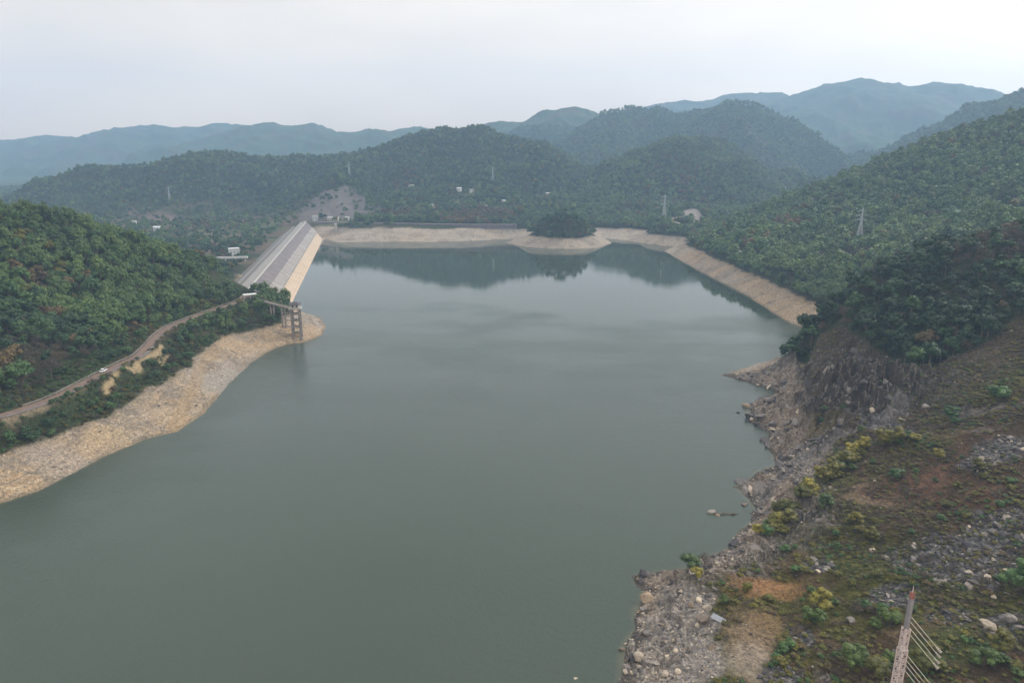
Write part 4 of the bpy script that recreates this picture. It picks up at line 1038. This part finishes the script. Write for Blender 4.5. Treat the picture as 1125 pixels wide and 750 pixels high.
# visibility of the ground from the camera, with a margin so that nearby viewpoints stay filled
elev = (HF-H)/RR[:, None]; run = np.maximum.accumulate(elev, axis=0)
VISM = (run - elev)*RR[:, None]         # metres hidden behind nearer ground
def infov(x, y, z, m=90):
    dd = y*CP+(H-z)*SP; px = 562.5+F*x/dd; py = 375+F*((H-z)*CP-y*SP)/dd
    return (px > -m) & (px < 1125+m) & (py < 750+m+40)
def jgrid(x0, x1, y0, y1, s, seed):
    rg = np.random.default_rng(seed); X, Y = np.meshgrid(np.arange(x0, x1, s), np.arange(y0, y1, s))
    return (X+rg.uniform(0, s, X.shape)).ravel(), (Y+rg.uniform(0, s, X.shape)).ravel()
# woods
def kinds_for(x, y):
    a = fbm(x, y, 55, 3, 201); b2 = fbm(x, y, 18, 3, 211); u = RNG.uniform(0, 1, len(x))
    k = np.where(u*.6+b2+.1 < .3, 0, 1)
    bam = ((y > 500) & (x > 100)) | ((x < -140) & (a > -.3) & (y < 620) & (y > 380))
    k = np.where(bam & (u < .82), 2, k)
    mid = y > 1000
    k = np.where(mid & (u < .35), 2, k)
    k = np.where((b2 > .28) & (u < .45), 4, k); k = np.where((b2 < -.36) & (u < .4), 5, k)
    k = np.where((u > .988), 3, k); k = np.where((u > .965) & (u < .988), 4, k)
    kn = (x > 90) & (y < 440); k = np.where(kn & (k != 4) & ((k != 3) | (u > .993)), np.where(u < .72, 6, np.where(u < .93, 0, 1)), k)
    return k
rustp = [(520, 240, 60, 70, .7), (450, 238, 45, 40, .5), (445, 200, 25, 40, .6), (830, 270, 18, 14, .6), (870, 248, 16, 30, .7), (15, 410, 14, 10, .5), (35, 310, 9, 9, .9), (62, 352, 5, 6, 1), (700, 232, 30, 40, .5), (745, 205, 70, 100, .3), (230, 250, 60, 60, .4)]
barep = [(1110, 272, 26, 16, .8), (30, 395, 38, 22, .65), (70, 400, 14, 20, .6), (1000, 290, 18, 6, .5), (920, 285, 30, 16, .7), (300, 235, 60, 60, .4), (810, 262, 20, 30, .4), (340, 215, 50, 60, .4), (950, 300, 14, 8, .5), (930, 335, 10, 8, .3)]
rustw = [(hit(a, b2), c, d, e) for a, b2, c, d, e in rustp]; barew = [(hit(a, b2), c, d, e) for a, b2, c, d, e in barep]
def woods(s, r0, r1, seed):
    xx, yy = jgrid(-r1*.8, r1*.8, r0*.6, r1, s, seed)
    r = np.hypot(xx, yy); t = np.abs(np.arctan2(xx, yy)); m = (r > r0) & (r < r1) & (t < R(47)); xx, yy = xx[m], yy[m]
    z = samp(HF, xx, yy); vis = samp(VISM, xx, yy); sd = samp(SD, xx, yy)
    m = infov(xx, yy, z) & (vis < 11+s) & (samp(OPEN, xx, yy) < .4) & (samp(BAND, xx, yy) < .35) & (z > 1) & (sd > 4) & (samp(RDIST, xx, yy) > 2.2) & (samp(TRK, xx, yy) < .3)
    m &= RNG.uniform(0, 1, len(xx)) > samp(SCAR, xx, yy)*1.15
    m &= RNG.uniform(0, 1, len(xx)) > samp(valley, xx, yy)*.66
    # keep the dam clear
    o_ = (xx-DA[0])*DN[0]+(yy-DA[1])*DN[1]; al = (xx-DA[0])*DU[0]+(yy-DA[1])*DU[1]
    m &= ~((o_ > np.where((al < 60) | (z > 13), -16, -44)) & (o_ < 36) & (al > -12) & (al < LEN-30)); m &= ~((o_ > -22) & (o_ < 8) & (al > -34) & (al < LEN-10))
    m &= (RNG.uniform(0, 1, len(xx)) > .5) | ~((xx < -100) & (yy < 480) & (z < 24) & (fbm(xx, yy, 16, 3, 207) < .18))
    m &= ~((np.hypot(xx-tb[0], yy-tb[1]) < 10))
    for cx, cy, cr in CLEAR: m &= np.hypot(xx-cx, yy-cy) > cr*.62
    return xx[m], yy[m], z[m]
TX, TY, TZ_, TS = [], [], [], []
for s, r0, r1, seed, sc in [(4.4, 180, 640, 301, 1.24), (5.8, 640, 1150, 302, 1.42), (6.6, 1150, 1800, 303, 1.3), (9.5, 1800, 2700, 304, 1.5)]:
    a, b2, c = woods(s, r0, r1, seed); TX.append(a); TY.append(b2); TZ_.append(c); TS.append(np.full(len(a), sc))
TX, TY, TZ_, TS = map(np.concatenate, (TX, TY, TZ_, TS))
TK = kinds_for(TX, TY)
for src, kk_ in ((rustw, 3), (barew, 4)):
    for c, rx_, ry_, pr in src:
        d = np.hypot((TX-c[0])/rx_, (TY-c[1])/ry_); TK = np.where((d < 1+.3*vn(TX/6, TY/6, 5)) & (RNG.uniform(0, 1, len(TX)) < pr), kk_, TK)
# low growth between road and lake and on the bare-ish foot of the left hill
bandTop = samp(HF, TX, TY)
size = TS*np.clip(np.exp(RNG.normal(size=len(TX))*.23), .55, 1.55)*.96*(1+.25*fbm(TX, TY, 30, 2, 221))
size *= np.where((TX < -100) & (TY < 480) & (TZ_ < 24), .62, 1)
size *= np.where(TK == 4, .8, 1)
print('woods', len(TX))
dist = np.sqrt(TX**2+TY**2+(H-TZ_)**2); show = size/dist*np.where(samp(VISM, TX, TY) < 2, 1, .3)*infov(TX, TY, TZ_, 0)
order = np.argsort(-show); ind = order[:270]; rest = np.setdiff1d(np.arange(len(TX)), ind)
KN = {0: ('broadleaf_tree', 'dark green round crowned tree'), 1: ('broadleaf_tree', 'mid green leafy tree'), 2: ('bamboo_clump', 'feathery light green bamboo clump'),
      3: ('autumn_tree', 'rusty orange leaved tree'), 4: ('bare_tree', 'grey brown half bare tree'), 5: ('olive_tree', 'dull olive leaved tree'), 6: ('evergreen_tree', 'very dark evergreen tree')}
def place_of(x, y, z):
    if x > 0: return 'in the wood on top of the cliff', 'trees of the wood above the cliff'
    if z < 23.5: return 'in the thicket between bare bank and red road', 'thicket between road and bare bank'
    return 'in the dense wood above the red road', 'trees of the wood above the red road'
for i in ind:
    k = int(TK[i]); nm, ds = KN[k]; pl, gp = place_of(TX[i], TY[i], TZ_[i]); v = int(i) % 3
    t_ = empty(nm, (TX[i], TY[i], TZ_[i]-1.5), float(RNG.uniform(0, 6.28))); t_.scale = (size[i], size[i], size[i]*float(RNG.uniform(.8, 1.3)))
    tag(t_, ds+' '+pl, 'tree' if k != 2 else 'bamboo', gp+', '+ds.split(' tree')[0])
    link('crown', NEAR[(KIND[k], v)], t_); link('trunk', TRK_M[v], t_)
# the rest of the woods: one mass, lighter meshes farther out
items = []
def merged(name, kind, seed, nleaf, ls):
    me = crown_mesh(name, seed, kind, nleaf, ls); return me
for k in KIND:
    for v in range(3): items.append(NEAR[(k, v)])
for k in KIND:
    for v in range(3): items.append(merged('far_crown', k, 50+v+KIND.index(k)*5, 150, 1.35))
cw_ = protocoll('wood_source', items)
va = TK[rest]*3 + RNG.integers(0, 3, len(rest)) + np.where(dist[rest] > 620, 21, 0)
ro = np.stack([np.zeros(len(rest)), np.zeros(len(rest)), RNG.uniform(0, 6.28, len(rest))], 1)
sc3 = size[rest][:, None]*np.stack([RNG.uniform(.9, 1.15, len(rest))]*2+[RNG.uniform(.85, 1.15, len(rest))*np.where(TS[rest] > 1.5, .7, 1)], 1)
scatter('woodland', np.stack([TX, TY, TZ_-1.4], 1)[rest], sc3, ro, va, cw_, 'dense mixed woods and bamboo covering all the hillsides', 'woods')

# undergrowth on the open slope and along the bank tops
tuft = []
for k, kd in enumerate(['olive', 'bare', 'mid', 'rust', 'olive', 'bright']):
    tuft.append(crown_mesh('tuft', 400+k, kd, 150, .34, 1.1, .75, core=False))
cu = protocoll('undergrowth_source', tuft)
xx, yy = jgrid(30, 330, 95, 420, 1.05, 305); r = np.hypot(xx, yy); m = (r > 95) & (np.abs(np.arctan2(xx, yy)) < R(48)); xx, yy = xx[m], yy[m]
z = samp(HF, xx, yy); m = infov(xx, yy, z, 60) & (samp(OPEN, xx, yy) > .5) & (samp(VISM, xx, yy) < 4) & (samp(SDN, xx, yy) > 6)
xx, yy, z = xx[m], yy[m], z[m]
cov = fbm(xx, yy, 24, 4, 231)+.5*fbm(xx, yy, 6, 3, 233); rkv = samp(rk, xx, yy); shr = samp(shorerock, xx, yy); cv = samp(col[..., 0], xx, yy)
m = (RNG.uniform(0, 1, len(xx)) < np.clip(.62+cov*.9, .05, .95)*(1-.9*np.clip(rkv+shr, 0, 1))*(cv < .112)) ; xx, yy, z = xx[m], yy[m], z[m]
gk = fbm(xx, yy, 20, 3, 241)+.35*fbm(xx, yy, 5, 2, 243); u = RNG.uniform(0, 1, len(xx))
kd = np.where(gk > .22, np.where(u < .5, 0, np.where(u < .8, 4, 5)), np.where(gk > -.05, np.where(u < .45, 0, np.where(u < .7, 2, 1)), np.where(u < .5, 1, np.where(u < .66, 3, 4))))
sc_ = RNG.uniform(.5, 1.25, len(xx))*(1+.4*fbm(xx, yy, 12, 2, 245)); print('undergrowth', len(xx))
scatter('undergrowth', np.stack([xx, yy, z-.1], 1), np.stack([sc_*1.15, sc_*1.15, sc_*.75], 1), np.stack([xx*0, xx*0, RNG.uniform(0, 6.28, len(xx))], 1), kd, cu, 'olive and brown undergrowth over the open slope above the rocks', 'undergrowth')
# low growth on the left bank
xx, yy = jgrid(-330, -90, 230, 560, 1.7, 306); z = samp(HF, xx, yy); sd = samp(SD, xx, yy)
m = infov(xx, yy, z, 60) & (z < 26) & (samp(BAND, xx, yy) < .5) & (samp(RDIST, xx, yy) > .6) & (samp(TRK, xx, yy) < .4) & (sd > 6) & (samp(VISM, xx, yy) < 4)
o_ = (xx-DA[0])*DN[0]+(yy-DA[1])*DN[1]; al = (xx-DA[0])*DU[0]+(yy-DA[1])*DU[1]; m &= ~((o_ > -44) & (o_ < 34) & (al > -5))
m &= RNG.uniform(0, 1, len(xx)) < .75; xx, yy, z = xx[m], yy[m], z[m]; u = RNG.uniform(0, 1, len(xx)); gk = fbm(xx, yy, 25, 3, 251)
kd = np.where(gk > 0, np.where(u < .5, 2, 5), np.where(u < .4, 0, np.where(u < .7, 1, 4))); sc_ = RNG.uniform(.7, 1.7, len(xx))
scatter('bank_scrub', np.stack([xx, yy, z-.1], 1), np.stack([sc_*1.2, sc_*1.2, sc_*.9], 1), np.stack([xx*0, xx*0, RNG.uniform(0, 6.28, len(xx))], 1), kd, cu, 'green and straw coloured scrub beside the red road', 'scrub')

# loose stones
st_items = [rock_mesh('stone', 500+k, [rm_grey, rm_pale, rm_dark, rm_grey, rm_tan, rm_dark][k], .7, 2) for k in range(6)]
cs = protocoll('stone_source', st_items)
xx, yy = jgrid(20, 330, 95, 420, .8, 307); r = np.hypot(xx, yy); m = (r > 95) & (np.abs(np.arctan2(xx, yy)) < R(48)); xx, yy = xx[m], yy[m]
z = samp(HF, xx, yy); m = infov(xx, yy, z, 50) & (samp(OPEN, xx, yy) > .3) & (samp(VISM, xx, yy) < 3) & (z > -.3); xx, yy, z = xx[m], yy[m], z[m]
rkv = samp(rk, xx, yy); shr = samp(shorerock, xx, yy); pc = samp(col[..., 2], xx, yy); sdv = samp(SDN, xx, yy)
greyp = np.maximum(samp(SCREE, xx, yy), samp(GRV, xx, yy)) > .3; shr = np.maximum(shr, samp(GRV, xx, yy)*.7)
m = RNG.uniform(0, 1, len(xx)) < np.clip(.06+.6*rkv+.75*shr+.7*greyp, 0, .85); xx, yy, z, shr, sdv = xx[m], yy[m], z[m], shr[m], sdv[m]
u = RNG.uniform(0, 1, len(xx)); sc_ = .16*np.exp(RNG.normal(size=len(xx))*.6)*(1+.5*(u > .9)); sc_ = np.clip(sc_*(1+.8*(samp(SCREE, xx, yy) > .3)), .08, 1.5)
kd = np.where(shr > .3, np.where(u < .4, 1, np.where(u < .6, 4, np.where(u < .85, 0, 2))), np.where(u < .4, 2, np.where(u < .66, 5, np.where(u < .96, 0, 1))))
print('stones', len(xx))
scatter('scree', np.stack([xx, yy, z+sc_*.15], 1), np.stack([sc_*1.3, sc_, sc_*.8], 1), RNG.uniform(-.6, .6, (len(xx), 3))+np.stack([xx*0, xx*0, RNG.uniform(0, 6.28, len(xx))], 1), kd, cs, 'grey scree and broken stones strewn over the near bank and slope', 'scree')
# stones on the left bank
xx, yy = jgrid(-330, -80, 220, 520, 2.0, 308); z = samp(HF, xx, yy); m = infov(xx, yy, z, 40) & (samp(BAND, xx, yy) > .5) & (z > .05) & (samp(SD, xx, yy) > 0); m &= RNG.uniform(0, 1, len(xx)) < .3
xx, yy, z = xx[m], yy[m], z[m]; sc_ = np.clip(.28*np.exp(RNG.normal(size=len(xx))*.5), .1, 1.2)
scatter('bank_stones', np.stack([xx, yy, z+sc_*.1], 1), np.stack([sc_*1.4, sc_, sc_*.6], 1), RNG.uniform(-.4, .4, (len(xx), 3)), RNG.integers(0, 2, len(xx))*1+np.where(RNG.uniform(0, 1, len(xx)) < .3, 3, 0), cs, 'pale stones strewn over the bare left bank', 'stones')

# individual bushes
BU = [(757, 627, 'bright', 1.0, 4.0, 'bushy green shrub at the water edge on the point'), (765, 635, 'yellow', .7, 2.0, 'low yellow green bush above the gravel bank'), (774, 623, 'bare', .8, 2.4, 'brown bare shrub behind the green shrub on the point'),
      (899, 668, 'yellow', 1.0, 3.4, 'bright yellow bush low on the slope left of the mast'), (893, 684, 'bright', .8, 3, 'green bush just under the bright yellow bush'),
      (935, 734, 'bright', 1.0, 3.8, 'bright green bush at the foot of the slope left of the mast'), (975, 684, 'bright', .8, 2.8, 'green bush left of the mast top'), (1119, 650, 'mid', 1.5, 5.4, 'dark green bush at the right edge beside the scree'),
      (935, 500, 'yellow', .8, 3.2, 'brightest yellow bush in the hedge on the slope'), (950, 493, 'yellow', .7, 3.0, 'ochre yellow bush next up the hedge from the brightest'), (972, 489, 'olive', .9, 4.0, 'olive bush at the upper end of the slope hedge'),
      (985, 487, 'olive', .9, 4.0, 'olive green bush highest in the slope hedge'), (928, 511, 'olive', .9, 3.8, 'olive bush just below the brightest yellow bush'), (916, 520, 'olive', .9, 4.0, 'dark olive bush in the middle of the hedge'),
      (903, 530, 'olive', .9, 3.8, 'olive bush in the lower hedge'), (890, 540, 'yellow', .6, 3.2, 'dull gold bush in the lower hedge'), (880, 552, 'olive', .9, 3.8, 'dull green bush at the lower end of the hedge'), (905, 560, 'bright', .7, 3.4, 'green bush under the lower hedge'),
      (868, 575, 'olive', .8, 3.2, 'olive shrub above the shore rocks'), (842, 590, 'mid', .7, 2.6, 'dark shrub beside the shore path'), (985, 528, 'mid', .8, 3, 'small dark green bush on the brown patch'), (940, 575, 'yellow', .5, 2.4, 'gold green bush below the straw patch'),
      (956, 595, 'olive', .8, 2.8, 'olive bush on the middle slope'), (1030, 505, 'yellow', .5, 2.6, 'gold bush on the upper slope'), (1075, 520, 'olive', .8, 3, 'olive bush under the upper scree'), (1045, 460, 'mid', .8, 3.0, 'dark bush high on the slope under the wood'),
      (1095, 440, 'mid', 1.1, 4.2, 'dark green bush near the wood at the right edge'), (880, 384, 'dark', 1.2, 5.0, 'dark bush on the root of the spit'), (868, 389, 'dark', .9, 3.8, 'dark low bush toward the spit'), (890, 388, 'dark', 1.1, 4.6, 'dark bush leaning against the cliff'),
      (203, 375, 'dark', 1.5, 9.0, 'big round dark tree by the bare bank, below the road bend'), (214, 366, 'dark', 1.3, 8.0, 'dark tree right behind the big round one'), (232, 355, 'dark', 1.2, 8.0, 'broad dark tree between the road and the bank'), (246, 352, 'dark', 1.1, 7.5, 'dark tree beside the broad one near the dam'),
      (272, 358, 'dark', .8, 6.0, 'slim dark conifer shaped tree on the bank by the footbridge'), (820, 650, 'olive', .5, 1.8, 'small olive tuft bush on the orange soil'), (795, 662, 'bright', .6, 1.6, 'tiny green bush at the edge of the grey sheet'), (1010, 735, 'olive', .8, 3.0, 'olive bush right behind the mast'),
      (1080, 735, 'bright', .9, 3.0, 'green bush right of the mast rods'), (1100, 715, 'olive', .9, 3.0, 'olive bush in the lower right grass'), (960, 745, 'olive', .9, 3.0, 'olive bush at the bottom edge left of the mast')]
for k, (x, y, kd, ws, hh_, lb_) in enumerate(BU):
    hh_ *= 1.0 if x < 300 else 2.0
    p = hit(x, y); s_ = hh_/7.0; big_ = hh_ > 5.3 and x < 300
    t_ = empty('tree' if big_ else 'bush', (p[0], p[1], ground(p[0], p[1])-.3*s_-(0 if big_ else hh_*.30)), k*1.3)
    tag(t_, lb_, 'tree' if big_ else 'bush', None)
    me = crown_mesh('crown' if big_ else 'foliage', 600+k, kd, 900, .30/s_ if x > 300 else .42/s_, 7., 3.0)
    link('crown' if big_ else 'foliage', me, t_); link('trunk' if big_ else 'stems', TRK_M[k % 3], t_); t_.scale = (s_*1.25, s_*1.25, s_*(1.0 if big_ else 1.15))

hedge = dense([hit(x, y) for x, y in [(845, 585), (862, 566), (880, 550), (905, 530), (930, 508), (950, 495), (975, 487), (992, 488)]], 3)
FOL = {kd: [crown_mesh('foliage', 700+i*3+j, kd, 500, .8, 7., 3.2) for j in range(2)] for i, kd in enumerate(['olive', 'yellow', 'mid', 'bare', 'bright'])}
def shrub(x, y, kd, s_, lb_, gp, i):
    t_ = empty('bush', (x, y, ground(x, y)-s_*2.2), i*1.7); t_.scale = (s_*1.3, s_*1.3, s_); tag(t_, lb_, 'bush', gp)
    link('foliage', FOL[kd][i % 2], t_); link('stems', TRK_M[i % 3], t_)
rg = random.Random(5)
for i, q_ in enumerate(hedge[::1]):
    for j in range(2):
        kd = rg.choice(['olive', 'olive', 'olive', 'bright', 'yellow']); shrub(q_[0]+rg.uniform(-3, 3), q_[1]+rg.uniform(-3, 3), kd, rg.uniform(.45, .85), 'bush of the olive and yellow hedge running across the open slope', 'bushes of the slope hedge', i*2+j)
n_ = 0
while n_ < 110:
    px, py = rg.uniform(835, 1122), rg.uniform(440, 745); p = hit(px, py)
    if samp(OPEN, p[0], p[1]) < .8 or samp(SCREE, p[0], p[1]) > .3 or samp(col[..., 0], p[0], p[1]) > .10: continue
    if vn(np.array([p[0]/18.]), np.array([p[1]/18.]), 9)[0] < .42: continue
    kd = rg.choice(['olive', 'olive', 'mid', 'mid', 'bare', 'bright', 'olive']); shrub(p[0], p[1], kd, rg.uniform(.22, .5), 'low shrub dotted over the open brown and green slope', 'low shrubs of the open slope', n_); n_ += 1

# ------------------------------------------------------------------ haze
hm = bpy.data.materials.new('haze'); hm.use_nodes = True; nt = hm.node_tree; nt.nodes.remove(nt.nodes['Principled BSDF'])
pv = nt.nodes.new('ShaderNodeVolumePrincipled'); nt.links.new(pv.outputs[0], nt.nodes['Material Output'].inputs['Volume'])
pv.inputs['Color'].default_value = (.47, .70, 1.0, 1); pv.inputs['Density'].default_value = .000185; pv.inputs['Anisotropy'].default_value = .2
o = MB().box((0, 2400, 330), (13000, 5200, 700)).build('haze', hm); o['kind'] = 'stuff'; o['label'] = 'pale bluish haze filling the valley'; o.location.z = -18+0

# ------------------------------------------------------------------ light
SUN_EL, SUN_AZ = R(34), R(66)          # azimuth measured from straight ahead towards the right
w = bpy.data.worlds.new('World'); bpy.context.scene.world = w; w.use_nodes = True; nt = w.node_tree
bg = nt.nodes['Background']; sky = nt.nodes.new('ShaderNodeTexSky'); sky.sky_type = 'NISHITA'; sky.sun_disc = False
sky.sun_elevation = SUN_EL; sky.sun_rotation = SUN_AZ; sky.air_density = 1.5; sky.dust_density = 4
hs = nt.nodes.new('ShaderNodeHueSaturation'); hs.inputs['Saturation'].default_value = .08; nt.links.new(sky.outputs[0], hs.inputs['Color'])
nt.links.new(hs.outputs[0], bg.inputs[0]); bg.inputs[1].default_value = .07
tc = nt.nodes.new('ShaderNodeTexCoord'); mp2 = nt.nodes.new('ShaderNodeMapping'); mp2.inputs['Scale'].default_value = (1, 1, 3.5); nt.links.new(tc.outputs['Generated'], mp2.inputs[0])
nz = nt.nodes.new('ShaderNodeTexNoise'); nz.inputs['Scale'].default_value = 2.2; nz.inputs['Detail'].default_value = 5; nt.links.new(mp2.outputs[0], nz.inputs['Vector'])
cr = nt.nodes.new('ShaderNodeValToRGB'); cr.color_ramp.elements[0].position = .36; cr.color_ramp.elements[0].color = (.64, .62, .62, 1); cr.color_ramp.elements[1].position = .64; cr.color_ramp.elements[1].color = (.80, .77, .735, 1)
nt.links.new(nz.outputs[0], cr.inputs[0]); bg2 = nt.nodes.new('ShaderNodeBackground')
sx_ = nt.nodes.new('ShaderNodeSeparateXYZ'); nt.links.new(tc.outputs['Generated'], sx_.inputs[0]); gr_ = nt.nodes.new('ShaderNodeMapRange'); gr_.inputs[1].default_value = -.02; gr_.inputs[2].default_value = 1.0; nt.links.new(sx_.outputs[2], gr_.inputs[0])
gm = nt.nodes.new('ShaderNodeValToRGB'); gm.color_ramp.elements[0].color = (1.34, 1.03, .72, 1); gm.color_ramp.elements[1].color = (1.78, 1.73, 1.66, 1); e_ = gm.color_ramp.elements.new(.26); e_.color = (.92, .87, .79, 1); nt.links.new(gr_.outputs[0], gm.inputs[0])
mm_ = nt.nodes.new('ShaderNodeMix'); mm_.data_type = 'RGBA'; mm_.blend_type = 'MULTIPLY'; mm_.inputs[0].default_value = 1; nt.links.new(cr.outputs[0], mm_.inputs[6]); nt.links.new(gm.outputs[0], mm_.inputs[7]); nt.links.new(mm_.outputs[2], bg2.inputs[0]); bg2.inputs[1].default_value = .91
ad = nt.nodes.new('ShaderNodeAddShader'); nt.links.new(bg.outputs[0], ad.inputs[0]); nt.links.new(bg2.outputs[0], ad.inputs[1]); nt.links.new(ad.outputs[0], nt.nodes['World Output'].inputs[0])
sl = bpy.data.lights.new('sun', 'SUN'); sl.energy = 1.5; sl.angle = R(12); sl.color = (1, .96, .9); so = bpy.data.objects.new('sun', sl); C.objects.link(so)
dirv = Vector((math.sin(SUN_AZ)*math.cos(SUN_EL), math.cos(SUN_AZ)*math.cos(SUN_EL), math.sin(SUN_EL)))
so.rotation_euler = dirv.to_track_quat('Z', 'Y').to_euler(); so.location = (0, 0, 900)

sc = bpy.context.scene; sc.view_settings.view_transform = 'Standard'; sc.view_settings.look = 'None'; sc.view_settings.gamma = 1; sc.view_settings.exposure = .26
sc.cycles.use_denoising = True; sc.cycles.max_bounces = 6; sc.cycles.diffuse_bounces = 2; sc.cycles.glossy_bounces = 2; sc.cycles.volume_bounces = 3; sc.cycles.transparent_max_bounces = 6
sc.cycles.use_adaptive_sampling = True; sc.cycles.adaptive_threshold = .02
